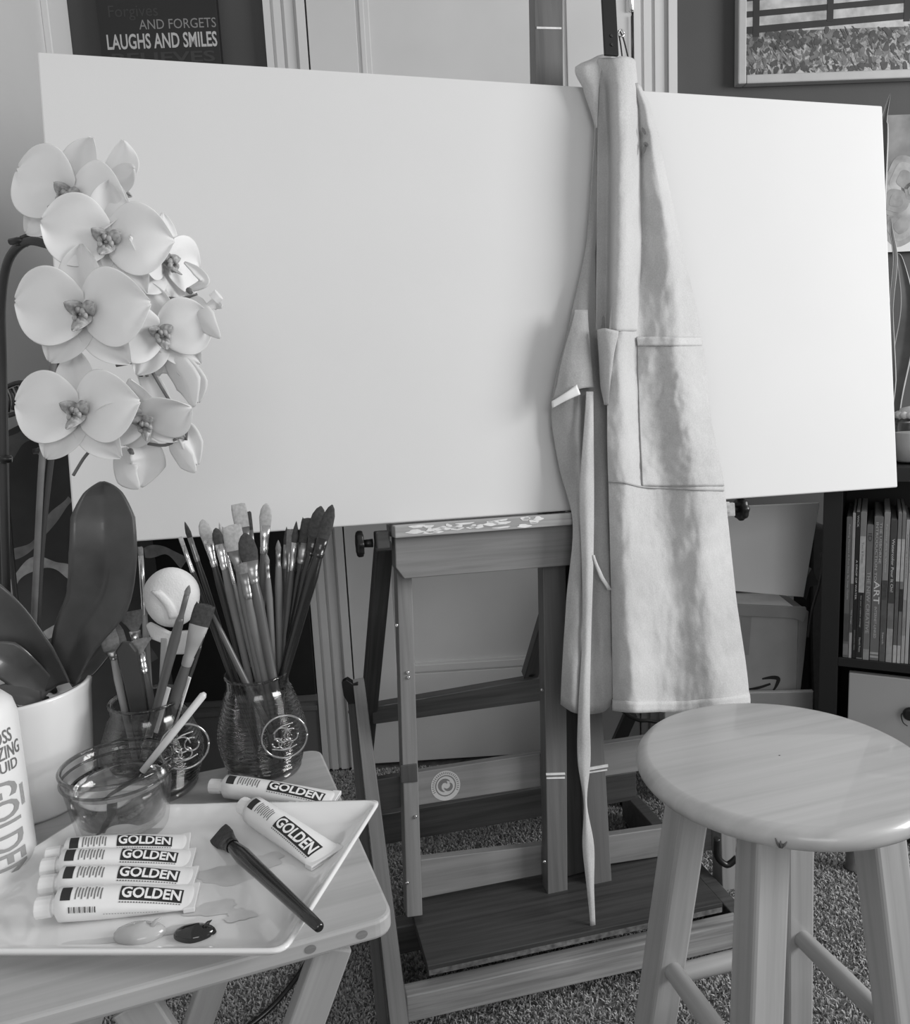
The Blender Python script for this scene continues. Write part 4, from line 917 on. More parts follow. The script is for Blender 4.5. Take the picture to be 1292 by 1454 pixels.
# ------------------------------------------------------------------ paint tubes
M_tube = plain('tube_white', .80, .35, .02, 60, .2, 80)
def paint_tube(cap_px, end_px, zb, label, r=.0145, wend=.0215, zend=None, roll=0.0, barcode=False, gold=(.42, .90)):
    A_ = onz(*cap_px, zb); B_ = onz(*end_px, zb if zend is None else zend); x = (B_-A_); L = x.length; x.normalize()
    y = Vector((0, 0, 1)).cross(x).normalized(); z = x.cross(y)
    Mx = Matrix(((x.x, y.x, z.x, A_.x), (x.y, y.y, z.y, A_.y), (x.z, y.z, z.z, A_.z), (0, 0, 0, 1)))
    r_ = thing('paint_tube', Mx, label, 'paint tube', 'white paint tubes')
    cl = .018
    def wh(s):      # s from 0 (shoulder) to 1 (crimp)
        return r+(wend-r)*s**1.2, max(.0012, r*(1-s**2.2)+.0012*s), r*(1-s)+.0022*s
    mb = MB(); rows = []; n = 36
    for s in [0, .02, .1, .2, .3, .4, .5, .6, .7, .8, .88, .94, 1]:
        w_, h_, zc_ = wh(s); k = .75 if s == 0 else 1
        rows.append([(cl+(L-cl)*s, w_*k*math.cos(2*math.pi*j/n), zc_+h_*k*math.sin(2*math.pi*j/n)) for j in range(n)])
    mb.grid(rows, 0, True); mb.f.append(list(range(n))); mb.m.append(0); mb.sm.append(False); mb.f.append([12*n+j for j in range(n)]); mb.m.append(0); mb.sm.append(False)
    mb.build('tube_body', M_tube, Mx, r_)
    mb = MB(); rc = r*.62
    rows = [[(xx, rc*k*math.cos(2*math.pi*j/24)*(1+.03*(j % 2)), r*.95+rc*k*math.sin(2*math.pi*j/24)*(1+.03*(j % 2))) for j in range(24)] for xx, k in ((0, .85), (.001, 1), (cl-.004, 1), (cl-.003, .8), (cl+.001, .8))]
    rows[1:1] = []; mb.grid(rows, 0, True, smooth=False); mb.f.append(list(range(24))); mb.m.append(0); mb.sm.append(False); mb.build('cap', M_white, Mx, r_)
    mb = MB(); cx0, cx1 = L-.010, L; mb.box((cx0, -wend, -.0002), (cx1, wend, .0045)); mb.build('crimp', M_tube, Mx, r_, .0006)
    # print, laid on the curved top: s along, q across (-1..1 of an angle)
    def surf(s, ang, lift=.0005):
        w_, h_, zc_ = wh(s); w_ += lift; h_ += lift; a2 = math.pi/2+ang; return (cl+(L-cl)*s, w_*math.cos(a2), zc_+h_*math.sin(a2))
    mb = MB(); g0, g1 = gold; a0, a1 = -.22+roll, .78+roll
    def patch(s0, s1, b0, b1, m, lift, k=8):
        P_ = [[surf(s0+(s1-s0)*i/k, b0+(b1-b0)*j/k, lift) for j in range(k+1)] for i in range(k+1)]; mb.grid(P_, m, smooth=False, flip=True)
    patch(g0, g1, a0, a1, 0, .0004)
    put_text(mb, 'GOLDEN', lambda s, t: surf(g0+.012+(g1-g0-.024)*s, a1-.13-(a1-a0-.26)*t, .0009), 1, .03, True)
    patch(.05, .12, a0+.1, a1, 0, .0004)
    for k in range(9):
        s0 = .15+.022*k; patch(s0, s0+.009, a0+.1+.06*(k % 3), a1-.05-.12*(k % 2), 2, .0004, 3)
    for k in range(22):
        s0 = g0+(g1-g0)*k/22; patch(s0, s0+.012, a1+.08, a1+.16, 2, .0004, 2)
    if barcode:
        for k in range(16): patch(.11+.012*k, .11+.012*k+(.003 if k % 3 else .008), 1.15, 1.5, 0, .0004, 2)
        for k in range(20): patch(.35+.02*k, .36+.02*k, 1.62, 1.66, 2, .0004, 1)
    mb.build('printed_label', [M_ink, M_white, M_inkg], Mx, r_)
    return r_
paint_tube((300, 1130), (478, 1139), TZ+.001, 'paint tube lying on the table behind the plate, by the brush jar', r=.013, wend=.018)
paint_tube((346, 1160), (466, 1222), FZ+.001, 'single paint tube angled on the plate above the dark brush', r=.0145, wend=.021)
paint_tube((54, 1310), (281, 1276), FZ+.001, 'nearest of the four paint tubes, showing its barcode', barcode=True, wend=.019, gold=(.46, .9))
paint_tube((60, 1277), (279, 1249), FZ+.0012, 'second nearest of the four parallel paint tubes on the plate', wend=.0165, gold=(.44, .88))
paint_tube((62, 1252), (276, 1222), FZ+.0014, 'third nearest of the four parallel paint tubes on the plate', wend=.0165, gold=(.46, .88))
paint_tube((68, 1236), (270, 1199), FZ+.0016, 'farthest of the four parallel paint tubes, next to the water glass', wend=.0165, gold=(.42, .86))

# ------------------------------------------------------------------ brushes
def mk(n_, a, r=.5, **k): return plain(n_, a, r, **k)
B_LT = mk('bristle_pale', .42, .8, var=.15, vscale=300); B_MD = mk('bristle_grey', .2, .8, var=.2, vscale=300); B_DK = mk('bristle_dark', .05, .8, var=.3, vscale=300)
H_BK = mk('handle_black', .012, .25, coat=.4); H_BR = mk('handle_brown', .10, .35, var=.1); H_MD = mk('handle_grey', .19, .35, var=.12); H_LT = mk('handle_pale', .34, .4, var=.1); H_DK = mk('handle_dark', .045, .3)
M_fer = mk('ferrule', .6, .25, metal=1.0); M_ferd = mk('ferrule_dull', .28, .35, metal=1.0)
def brush(base, tip, label, kind, hm, bm, bl=.022, bw=.010, fl=.028, hr=.0038, fm=None, group=None):
    base = Vector(base); tip = Vector(tip); z = (tip-base); L = z.length; z.normalize()
    vdir = (CP-base).normalized(); y = (-(vdir-z*vdir.dot(z))).normalized(); x = y.cross(z)
    Mx = Matrix(((x.x, y.x, z.x, base.x), (x.y, y.y, z.y, base.y), (x.z, y.z, z.z, base.z), (0, 0, 0, 1)))
    r_ = thing('paintbrush', Mx, label, 'paintbrush', group)
    zf = L-bl-fl; zb = L-bl; fr_ = min(hr*.95, bw*.5)
    mb = MB(); mb.lathe([(hr*.35, 0), (hr*.6, .002), (hr*.75, L*.12), (hr, max(L*.3, zf-.06)), (hr*1.12, zf-.025), (hr*.85, zf), (hr*.7, zf+.004)], 14); mb.build('handle', hm, Mx, r_)
    mb = MB(); n = 18; rows = []
    flat = kind in ('flat', 'filbert', 'fan')
    for k, (zz, t) in enumerate(((zf-.001, 0), (zf+fl*.18, 0), (zf+fl*.2, 0), (zf+fl*.55, .45), (zb, 1))):
        rx = fr_+((bw*.5)-fr_)*t; ry = fr_*(1-.55*t) if flat else fr_+((bw*.5)-fr_)*t
        e = 1.12 if k in (1,) else 1
        rows.append([(rx*e*math.cos(2*math.pi*j/n), ry*e*math.sin(2*math.pi*j/n), zz) for j in range(n)])
    mb.grid(rows, 0, True); mb.f.append([4*n+j for j in range(n)]); mb.m.append(0); mb.sm.append(False)
    mb.build('ferrule', fm or M_fer, Mx, r_)
    mb = MB(); rows = []
    pr = {'flat': [(0, 1, 1), (.5, 1.06, .8), (.9, 1.04, .35), (1, .98, .12)], 'filbert': [(0, 1, 1), (.35, 1.15, .9), (.7, .95, .6), (.9, .55, .35), (1, .1, .1)],
          'round': [(0, 1, 1), (.3, 1.12, 1.12), (.65, .75, .75), (.9, .3, .3), (1, .03, .03)], 'fan': [(0, .6, 1), (.3, 1.2, .6), (.7, 2.4, .4), (.93, 3.1, .25), (1, 2.7, .12)]}[kind]
    ry0 = fr_*.45 if flat else bw*.5
    for t, kx_, ky_ in pr:
        rows.append([(bw*.5*kx_*math.cos(2*math.pi*j/n), ry0*ky_*math.sin(2*math.pi*j/n), zb-.0005+bl*t+(.0015*math.sin(j*2.6) if t > .85 and kind in ('flat', 'fan') else 0)) for j in range(n)])
    mb.grid(rows, 0, True); mb.f.append([(len(rows)-1)*n+j for j in range(n)]); mb.m.append(0); mb.sm.append(False)
    mb.build('bristles', bm, Mx, r_)
    return r_
def jar(name, base, H, rr, rb, label, medal_px=None):
    j = thing(name, Matrix.Translation(base), label, 'jar'); RM = ROOTM[j.name]
    prof = [(rb*.35, .004), (rb*.72, .003), (rb*.84, .008)]
    for k in range(0, 121):
        t = k/120; z = .012+(H-.014)*t
        sh = rb*(.86+.14*math.sin(min(1, t/.38)*math.pi/2)) if t < .38 else rb+(rr-rb)*((t-.38)/.5)**1.25 if t < .88 else rr
        rib = .0011*math.cos(t*22*2*math.pi) if t < .82 else 0
        prof.append((sh+rib, z))
    prof += [(rr+.002, H-.002), (rr+.0015, H+.0015), (rr-.001, H+.001), (rr-.0022, H-.003)]
    inner = [(max(.001, r-.0028), z+ (.006 if i < 3 else 0)) for i, (r, z) in enumerate(prof[:-4])][::-1]
    mb = MB(); mb.lathe(prof+inner, 64, caps=False); mb.build('glass_body', M_glass, RM, j)
    mb = MB(); mb.lathe([(rb*.80, .0), (rb*.84, .004), (rb*.7, .007), (.001, .0075)], 48, caps=True); mb.build('thick_base', thin_glass('jar_base', .7), RM, j)
    return j
J2 = onz(377, 1092, TZ); J1 = onz(222, 1118, TZ)
jj2 = jar('glass_jar', J2, .125, .037, .053, 'ribbed glass jar full of brushes at the back corner of the table')
jj1 = jar('glass_jar', J1, .112, .041, .058, 'glass jar of brushes between the water glass and orchid pot')
def medal(px, py, J, rb, r, parent):
    d = (CP-J); d.z = 0; d.normalize(); c0 = aty(px, py, J.y-rb*1.0); 
    fr = Fr(c0, (d.cross(Vector((0, 0, 1)))*-1), None)
    mb = MB(); mb.tube([fr.w(r*math.cos(t), r*math.sin(t)) for t in [2*math.pi*k/40 for k in range(41)]], 0.0013, 8)
    for (a0, r1, cx, cy) in ((0, .35, -.1, .1), (1, .3, .3, .05), (2, .28, 0, -.3), (3, .22, -.35, -.25)):
        mb.tube([fr.w(r*(cx+r1*math.cos(t)), r*(cy+r1*math.sin(t))) for t in [a0+2*math.pi*k/16 for k in range(15)]], .0012, 6)
    mb.tube(smooth_path([fr.w(-r*.5, r*.2), fr.w(-r*.1, r*.5), fr.w(r*.4, r*.6)], 4), .0011, 6); mb.tube(smooth_path([fr.w(-r*.6, -r*.5), fr.w(0, -r*.62), fr.w(r*.5, -r*.45)], 4), .0011, 6)
    tag(mb.build('embossed_medallion', mk('clear_relief', .40, .12, metal=.8), Matrix(), parent), 'round embossed fruit medallion')
medal(404, 1046, J2, .045, .026, jj2); medal(262, 1060, J1, .052, .026, jj1)
def in_jar(J, H, tip_px, rim_px, ty, ry, rrad, **k):
    """brush passing a point near the jar rim and reaching towards tip"""
    rim_ = aty(rim_px[0], rim_px[1], J.y+ry)
    t_ = aty(tip_px[0], tip_px[1], J.y+ty)
    # keep rim point inside the mouth
    c0 = Vector((J.x, J.y, 0)); d = Vector((rim_.x, rim_.y, 0))-c0
    if d.length > rrad-.006: dd = d*((rrad-.006)/d.length); rim_ = Vector((c0.x+dd.x, c0.y+dd.y, rim_.z))
    dr_ = (rim_-t_).normalized(); b_ = rim_+dr_*((rim_.z-(J.z+.012))/max(.3, -dr_.z))
    d = Vector((b_.x, b_.y, 0))-c0
    if d.length > .036: dd = d*(.036/d.length); b_ = Vector((c0.x+dd.x, c0.y+dd.y, b_.z))
    return brush(b_, t_, **k)
G2 = 'brushes in the ribbed jar'
L2 = [
 ((262, 740), (338, 975), .02, .015, 'dark pointed brush at the far left of the ribbed jar, tip over the canvas edge', 'round', H_DK, B_DK, .020, .006, .030, .0032, M_ferd),
 ((256, 763), (334, 978), .0, .005, 'pale blunt brush leaning furthest left from the ribbed jar', 'flat', H_DK, B_LT, .010, .005, .036, .0034, M_fer),
 ((287, 737), (350, 975), .01, .01, 'pale rounded brush, third from left in the ribbed jar', 'filbert', H_DK, B_LT, .024, .013, .034, .004, M_fer),
 ((306, 749), (356, 972), -.005, .0, 'brush with small dark oval head beside the pale rounded one', 'filbert', H_MD, B_DK, .020, .011, .030, .0045, M_fer),
 ((311, 741), (366, 970), .015, .01, 'slim brush with long shiny silver ferrule in the ribbed jar', 'round', H_LT, B_LT, .018, .005, .060, .0032, M_fer),
 ((328, 746), (372, 972), .0, -.005, 'wide square grey brush below the tallest flat brush', 'flat', H_MD, B_LT, .030, .022, .024, .006, M_ferd),
 ((338, 716), (385, 972), .02, .0, 'tallest flat pale brush near the middle of the ribbed jar', 'flat', H_DK, B_LT, .028, .017, .030, .005, M_ferd),
 ((353, 727), (380, 965), .035, .02, 'narrow flat dark brush behind the tallest flat brush', 'flat', H_DK, B_DK, .022, .006, .030, .0032, M_ferd),
 ((347, 756), (392, 970), -.015, -.015, 'brush with a soft dark rounded head leaning left in front', 'filbert', H_BR, B_DK, .034, .019, .026, .006, mk('copper_ferrule', .3, .3, metal=.8)),
 ((378, 714), (366, 968), .02, .02, 'pale oval brush with silver ferrule standing nearly upright', 'filbert', H_MD, B_LT, .027, .013, .034, .0045, M_fer),
 ((395, 766), (397, 965), .0, .01, 'slim grey brush standing upright right of centre', 'round', H_MD, B_MD, .014, .006, .020, .0042, M_ferd),
 ((378, 785), (390, 968), -.01, .0, 'short grey brush just left of the upright grey one', 'round', H_MD, B_MD, .012, .006, .020, .0038, M_ferd),
 ((407, 747), (396, 960), .03, .02, 'pointed dark brush behind, with its tip level with the canvas bottom', 'round', H_DK, B_DK, .022, .005, .03, .003, M_ferd),
 ((421, 739), (400, 962), .01, .01, 'pointed dark brush with a bright silver ferrule, right side', 'round', H_BR, B_DK, .026, .007, .034, .0036, M_fer),
 ((413, 752), (402, 966), .02, .005, 'grey flat brush between the two dark pointed ones', 'flat', H_BR, B_MD, .02, .009, .03, .0035, M_ferd),
 ((438, 736), (408, 960), .015, .01, 'dark square-ended brush left of the two big black-handled ones', 'flat', H_BK, B_DK, .030, .015, .024, .0058, M_ferd),
 ((456, 718), (412, 962), .01, .005, 'large dark oval brush with thick black handle', 'filbert', H_BK, B_DK, .038, .017, .022, .0068, H_BK),
 ((472, 716), (414, 966), .0, -.005, 'rightmost pointed brush with thick black handle in the ribbed jar', 'filbert', H_BK, B_DK, .042, .014, .022, .007, H_BK),
 ((343, 800), (378, 966), -.02, -.01, 'grey thick-handled brush in the middle front of the ribbed jar', 'flat', H_MD, B_MD, .012, .012, .03, .0056, M_ferd),
]
for (tp, rp, ty, ry, lab, kd_, hm, bm, bl, bw, fl, hr, fm) in L2:
    in_jar(J2, .125, tp, rp, ty, ry, .037, label=lab, kind=kd_, hm=hm, bm=bm, bl=bl, bw=bw, fl=fl, hr=hr, fm=fm, group=G2)
# brown handle end pointing up in front
mb = MB(); a_ = aty(299, 866, J2.y-.02); b_ = aty(352, 975, J2.y-.024); c_ = aty(386, 1040, J2.y-.015)
mb.tube([a_, a_.lerp(b_, .3), b_, c_], [.0012, .0032, .0042, .004], 12)
tag(mb.build('paintbrush', H_BR, Matrix()), 'brown brush handle end pointing up left out of the ribbed jar', 'paintbrush', G2)
G1 = 'brushes in the jar by the orchid'
L1 = [
 ((199, 777), (214, 1000), .03, .02, 'slim brush with silver ferrule rising behind the white sponge', 'flat', H_LT, B_MD, .010, .006, .07, .0034, M_fer),
 ((150, 882), (176, 1004), -.0, .0, 'pale oval brush leaning left beside the orchid leaf', 'filbert', H_LT, B_MD, .034, .018, .012, .004, M_ferd),
 ((165, 884), (184, 1002), .01, .01, 'second grey oval brush tucked behind the left-leaning one', 'filbert', H_BR, B_MD, .034, .014, .012, .004, M_ferd),
 ((188, 868), (205, 1004), .02, .015, 'grey fan brush spread between the orchid leaf and white sponge', 'fan', H_BR, B_MD, .024, .013, .020, .0036, M_fer),
 ((196, 908), (214, 1006), .0, .0, 'small grey fan brush below the larger fan brush', 'fan', H_BR, B_MD, .016, .010, .024, .0055, M_fer),
 ((269, 830), (222, 1006), -.045, -.02, 'slender brown brush crossing in front of the white sponge', 'round', H_BR, B_MD, .012, .006, .034, .0052, mk('copper_dark', .12, .4)),
 ((292, 858), (244, 1008), -.01, -.01, 'broad brush with worn pale ferrule leaning right of the sponge', 'flat', H_BR, B_DK, .026, .022, .05, .006, mk('wood_pale_ferrule', .3, .5)),
 ((299, 876), (252, 1008), .01, .0, 'thin pale-tipped brush furthest right in the jar by the orchid', 'round', H_DK, mk('tip_white', .7), .02, .003, .02, .0028, M_ferd),
]
for (tp, rp, ty, ry, lab, kd_, hm, bm, bl, bw, fl, hr, fm) in L1:
    in_jar(J1, .112, tp, rp, ty, ry, .041, label=lab, kind=kd_, hm=hm, bm=bm, bl=bl, bw=bw, fl=fl, hr=hr, fm=fm, group=G1)
# dark flat handled scraper, white sticks, sponge
sc_ = thing('scraper', Matrix.Translation(aty(196, 1010, J1.y)), 'dark broad-handled scraper standing in the jar by the orchid', 'scraper')
SF = Fr(aty(186, 960, J1.y-.012), (1, 0, 0), (aty(176, 900, J1.y-.012)-aty(198, 1040, J1.y-.012)))
mb = MB(); mb.prism(q(SF, [(163, 925), (172, 912), (184, 912), (194, 925), (204, 975), (216, 1060), (196, 1062), (176, 975)]), 0, .006); mb.build('handle', H_DK, SF.M, sc_, .002)
for (a1_, b1_, c1_, lab) in (((266, 960), (252, 1005), .000, 'white flat stick at the right side of the jar by the orchid'), ((237, 975), (228, 1006), -.015, 'white flat stick behind the slender brown brush')):
    A_ = aty(*a1_, J1.y+c1_); B_ = aty(*b1_, J1.y+c1_); tag(beam('craft_stick', A_+(B_-A_)*2.1, A_, .010, .002, (1, 0, 0), M_white, None), lab, 'stick')
sn = thing('sponge_dauber', Matrix.Translation(aty(232, 1010, J1.y+.01)), 'round white sponge on a pale handle rising from the jar by the orchid', 'sponge')
SP = aty(244, 848, J1.y+.012); SFr = Fr(SP, Vector((math.cos(.25), math.sin(.25), 0)), (0.12, .1, 1))
mb = MB(); rows = []; n = 40; R_ = .0315
for k in range(13):
    t = math.pi*k/12; rr = math.sin(t)**.6; rows.append([(R_*rr*(1+.03*math.sin(3*a_))*math.cos(a_), -.016*math.cos(t), R_*1.12*rr*math.sin(a_)) for a_ in [2*math.pi*j/n for j in range(n)]])
mb.grid(rows, 0, True, flip=True); mb.build('sponge', M_sponge, SFr.M, sn)
mb = MB(); rows = []
for k in range(9):
    t = k/8; rows.append([(-.020+.016*t+.004*math.sin(3*t)+.010*s_, -.0150-.0015*math.sin(math.pi*s_)-.001*math.sin(math.pi*t), (.012-.034*t)) for s_ in (0, .25, .5, .75, 1)])
mb.grid(rows, 0); mb.build('sponge_fold', M_sponge, SFr.M, sn, solid=.003)
mb = MB(); e_ = yaw(aty(232, 905, J1.y+.012), 0); mb.prism(q(e_, [(206, 888), (212, 884), (240, 898), (268, 896), (262, 930), (246, 930), (232, 915), (214, 908)]), 0, .006); mb.build('sponge_collar', M_sponge, e_.M, sn, .002)
beam('handle', aty(226, 1090, J1.y+.012), aty(234, 905, J1.y+.014), .008, .006, (1, 0, 0), H_LT, sn)

# ------------------------------------------------------------------ water glass, palette knife
WB = onz(177, 1176, FZ); WB.z = FZ+.0005
wg = thing('water_glass', Matrix.Translation(WB), 'clear glass tumbler of water standing on the palette plate', 'glass'); RM = ROOTM[wg.name]
hz = aty(170, 1083, WB.y).z-WB.z; rr_ = 74/F_PX*(WB.y*1.0+.08); rb_ = rr_*.80
ext = [(rb_*.3, 0), (rb_*.96, 0), (rb_, .003), (rb_+(rr_-rb_)*.55, hz*.55), (rr_*.955, hz*.76), (rr_*.97, hz*.82), (rr_*.99, hz*.86), (rr_*.975, hz*.96), (rr_, hz), (rr_-.001, hz+.0015)]
inn = [(rr_-.004, hz), (rr_-.005, hz*.86), (rr_*.955-.004, hz*.76), (rb_+(rr_-rb_)*.55-.003, hz*.55), (rb_-.003, .010), (rb_*.3, .009)]
mb = MB(); mb.lathe(ext+inn, 64, caps=False); mb.build('tumbler', M_glass2, RM, wg)
mb = MB(); mb.tube([(rr_*.975*math.cos(2*math.pi*k/60), rr_*.975*math.sin(2*math.pi*k/60), hz) for k in range(61)], .0024, 8); mb.tube([(rr_*.985*math.cos(2*math.pi*k/60), rr_*.985*math.sin(2*math.pi*k/60), hz*.85) for k in range(61)], .0016, 8); mb.build('rim', thin_glass('rim_glass', .62), RM, wg)
wl = hz*.73
mb = MB(); mb.lathe([(rb_*.3, .0095), (rb_-.0036, .0105), (rb_+(rr_-rb_)*.55-.0036, hz*.55), (rr_*.945-.0046, wl)], 64); mb.build('water', M_water, RM, wg)
kn = thing('palette_knife', Matrix.Translation(WB+Vector((0, 0, .012))), 'translucent white stick with dark blade leaning in the water glass', 'palette knife')
ka_ = aty(291, 984, WB.y+.03); kb_ = WB+Vector((-.018, -.008, .014)); 
kd2 = (kb_-ka_)
mb = MB(); mb.tube([ka_, ka_+kd2*.02, ka_+kd2*.3, ka_+kd2*.62], [.002, .0042, .004, .0036], 12); mb.build('handle', mk('translucent_plastic', .62, .3), Matrix(), kn)
mb = MB(); mb.tube([ka_+kd2*.62, ka_+kd2*.75, ka_+kd2*.9, kb_], [.002, .004, .003, .0006], 8); mb.build('blade', M_blackm, Matrix(), kn)

# dark flat brush lying on the plate edge
a_ = onz(309, 1182, FZ+.006); b_ = onz(455, 1318, PZ+PH+.008)
brush(b_, a_, label='dark flat brush lying across the plate with its handle over the rim', kind='flat', hm=H_BK, bm=B_DK, bl=.020, bw=.022, fl=.02, hr=.0072, fm=mk('black_ferrule', .03, .35))

# ------------------------------------------------------------------ bottle
BT = onz(-8, 1238, TZ); br = .040
bo = thing('medium_bottle', Matrix.Translation(BT), 'white bottle lettered GLOSS GLAZING LIQUID at the left edge', 'bottle'); RM = ROOTM[bo.name]
bh = aty(10, 990, BT.y).z-BT.z
mb = MB(); mb.lathe([(br*.9, 0), (br, .004), (br, bh-.02), (br*.93, bh-.008), (br*.75, bh), (br*.4, bh+.004), (br*.33, bh+.005)], 48); mb.build('bottle_body', M_white, RM, bo)
mb = MB(); mb.lathe([(br*.42, bh+.005), (br*.42, bh+.012), (br*.36, bh+.014), (br*.30, bh+.036), (br*.12, bh+.046)], 24); mb.build('cap', M_black, RM, bo)
mb = MB(); toC = math.atan2(-BT.y, -BT.x)
def cyl(ang, z, lift=.0006): return ((br+lift)*math.cos(ang), (br+lift)*math.sin(ang), z)
def btext(txt, a0, a1, z0, z1, m, bold=0): put_text(mb, txt, lambda s, t: cyl(toC+a0+(a1-a0)*s, z0+(z1-z0)*t), m, bold, True)
btext('GLOSS', -.02, .86, bh*.775, bh*.85, 0, .01); btext('GLAZING', -.12, 1.08, bh*.69, bh*.765, 0, .01); btext('LIQUID', -.05, .92, bh*.61, bh*.68, 0, .01)
# vertical brand lettering reads downwards
put_text(mb, 'GOLDEN', lambda s, t: cyl(toC-.05+.85*t, bh*(.58-.56*s)), 1, .02, True)
for k in range(3): 
    P_ = [[cyl(toC+.88+.05*k+.02*i, bh*(.52-.12*j/6)) for i in range(2)] for j in range(7)]; mb.grid(P_, 1, smooth=False)
mb.build('printed_label', [M_inkg, M_gold], RM, bo)

# ------------------------------------------------------------------ orchid
PT = onz(44, 1136, TZ); pr_ = 102/F_PX*(PT.y+.03)
ph = aty(44, 972, PT.y).z-PT.z
orc = thing('potted_orchid', Matrix.Translation(PT), 'white moth orchid in a white ceramic pot at the left of the table', 'plant'); RM = ROOTM[orc.name]
mb = MB(); n = 72; rows = []
for (r_, z_) in ((pr_*.80, 0), (pr_*.83, .004), (pr_*.90, ph*.4), (pr_*.97, ph*.9), (pr_, ph-.003), (pr_*.995, ph), (pr_*.95, ph), (pr_*.93, ph-.005), (pr_*.90, ph-.03), (.001, ph-.032)):
    rows.append([(r_*(1+(.004*math.cos(18*2*math.pi*j/n) if z_ < ph-.01 and r_ > .02 else 0))*math.cos(2*math.pi*j/n), r_*(1+(.004*math.cos(18*2*math.pi*j/n) if z_ < ph-.01 and r_ > .02 else 0))*math.sin(2*math.pi*j/n), z_) for j in range(n)])
mb.grid(rows, 0, True); mb.f.append(list(range(n-1, -1, -1))); mb.m.append(0); mb.sm.append(False); mb.build('pot', M_pot, RM, orc)
mb = MB()
for k in range(60):
    a = rng.uniform(0, 6.28); r_ = pr_*.85*math.sqrt(rng.uniform(0, 1)); s_b = rng.uniform(.004, .009)
    mb.lathe([(.001, -s_b), (s_b, -s_b*.3), (s_b*.8, s_b*.5), (.001, s_b*.8)], 6, o=(r_*math.cos(a), r_*math.sin(a), ph-.027), caps=False)
mb.build('bark_chips', mk('bark', .03, .9, var=.4), RM, orc)
py_ = PT.y
strap_leaf([aty(88, 968, py_-.01), aty(108, 905, py_-.015), aty(138, 850, py_-.025), aty(146, 790, py_-.03), aty(146, 735, py_-.025), aty(146, 700, py_-.02), aty(145, 684, py_-.018)], [.030, .052, .068, .070, .066, .040, .004], 'leaf', orc, cup=.34, nu=12, face=Vector((.15, -1, .1)))
strap_leaf([aty(82, 975, py_-.02), aty(50, 930, py_-.03), aty(10, 880, py_-.04), aty(-30, 848, py_-.05), aty(-80, 830, py_-.05)], [.03, .044, .046, .046, .01], 'leaf', orc, cup=.2, nu=12, face=Vector((-.2, -1, .5)))
strap_leaf([aty(70, 985, py_-.02), aty(40, 962, py_-.035), aty(5, 935, py_-.05), aty(-40, 920, py_-.06)], [.025, .036, .04, .01], 'leaf', orc, cup=.25, nu=12, face=Vector((0, -1, .8)))
strap_leaf([aty(60, 992, py_-.03), aty(25, 985, py_-.05), aty(-20, 985, py_-.07)], [.02, .035, .01], 'leaf', orc, cup=.2, nu=12, face=Vector((0, -.8, 1)))
strap_leaf([aty(95, 965, py_+.02), aty(120, 945, py_+.03), aty(140, 920, py_+.04), aty(150, 905, py_+.05)], [.025, .035, .035, .005], 'leaf', orc, cup=.2, nu=12, face=Vector((.2, -.8, 1)))
# stakes and flower stems
def rod(name, pxs, y, r, m, n=6, label=None):
    P_ = smooth_path([aty(a_, b_, (y if isinstance(y, float) else y[i])) for i, (a_, b_) in enumerate(pxs)], n)
    mb = MB(); mb.tube(P_, r if not isinstance(r, list) else [interp([k*(len(P_)-1)/(len(r)-1) for k in range(len(r))], r, i) for i in range(len(P_))], 10)
    o = mb.build(name, m, Matrix(), orc)
    if label: o['label'] = label
    return o
rod('stake', [(50, 960), (58, 780), (75, 620), (92, 480), (97, 430)], py_+.02, .0042, M_stake)
rod('stake', [(8, 960), (8, 760), (5, 560), (2, 440)], py_+.03, .0042, M_stake)
rod('flower_stem', [(44, 965), (52, 800), (60, 650), (72, 540), (88, 450)], py_+.012, .0036, M_stem)
rod('flower_stem', [(14, 965), (8, 800), (4, 640), (3, 520), (2, 430), (12, 370), (38, 343), (72, 348), (110, 352), (150, 365), (190, 400), (205, 432), (200, 500), (200, 535)], [py_+.02]*4+[py_, py_-.02, py_-.04, py_-.05, py_-.055]+[py_-.06]*5, [.0045, .0045, .0045, .004, .003, .002], M_stake)
rod('flower_stem', [(30, 338), (50, 332), (80, 338), (100, 335)], py_-.04, .0022, M_stake)
for px, py in ((30, 344), (90, 492), (62, 640), (8, 652), (88, 640)):
    c0 = aty(px, py, py_+.018 if py > 400 else py_-.035); mb = MB(); mb.tube([c0+Vector((-.009, -.004, 0)), c0+Vector((0, -.006, .001)), c0+Vector((.009, -.003, 0))], .0032, 8); mb.lathe([(.006, -.004), (.0068, 0), (.006, .004)], 12, o=tuple(c0)); mb.build('plant_clip', M_black, Matrix(), orc)
for pxs in ([(100, 400), (108, 390), (140, 382), (192, 380)], [(235, 423), (258, 424), (280, 418)], [(165, 519), (190, 514), (212, 506)], [(210, 630), (235, 632), (255, 622)], [(104, 675), (118, 652), (133, 632), (133, 620)], [(133, 634), (155, 643), (183, 643)], [(205, 520), (209, 535)], [(216, 512), (218, 532)], [(200, 380), (225, 415), (245, 430)], [(200, 500), (235, 560), (262, 600), (264, 625)]):
    rod('flower_stalk', pxs, py_-.055, .0016, M_stem, 5)
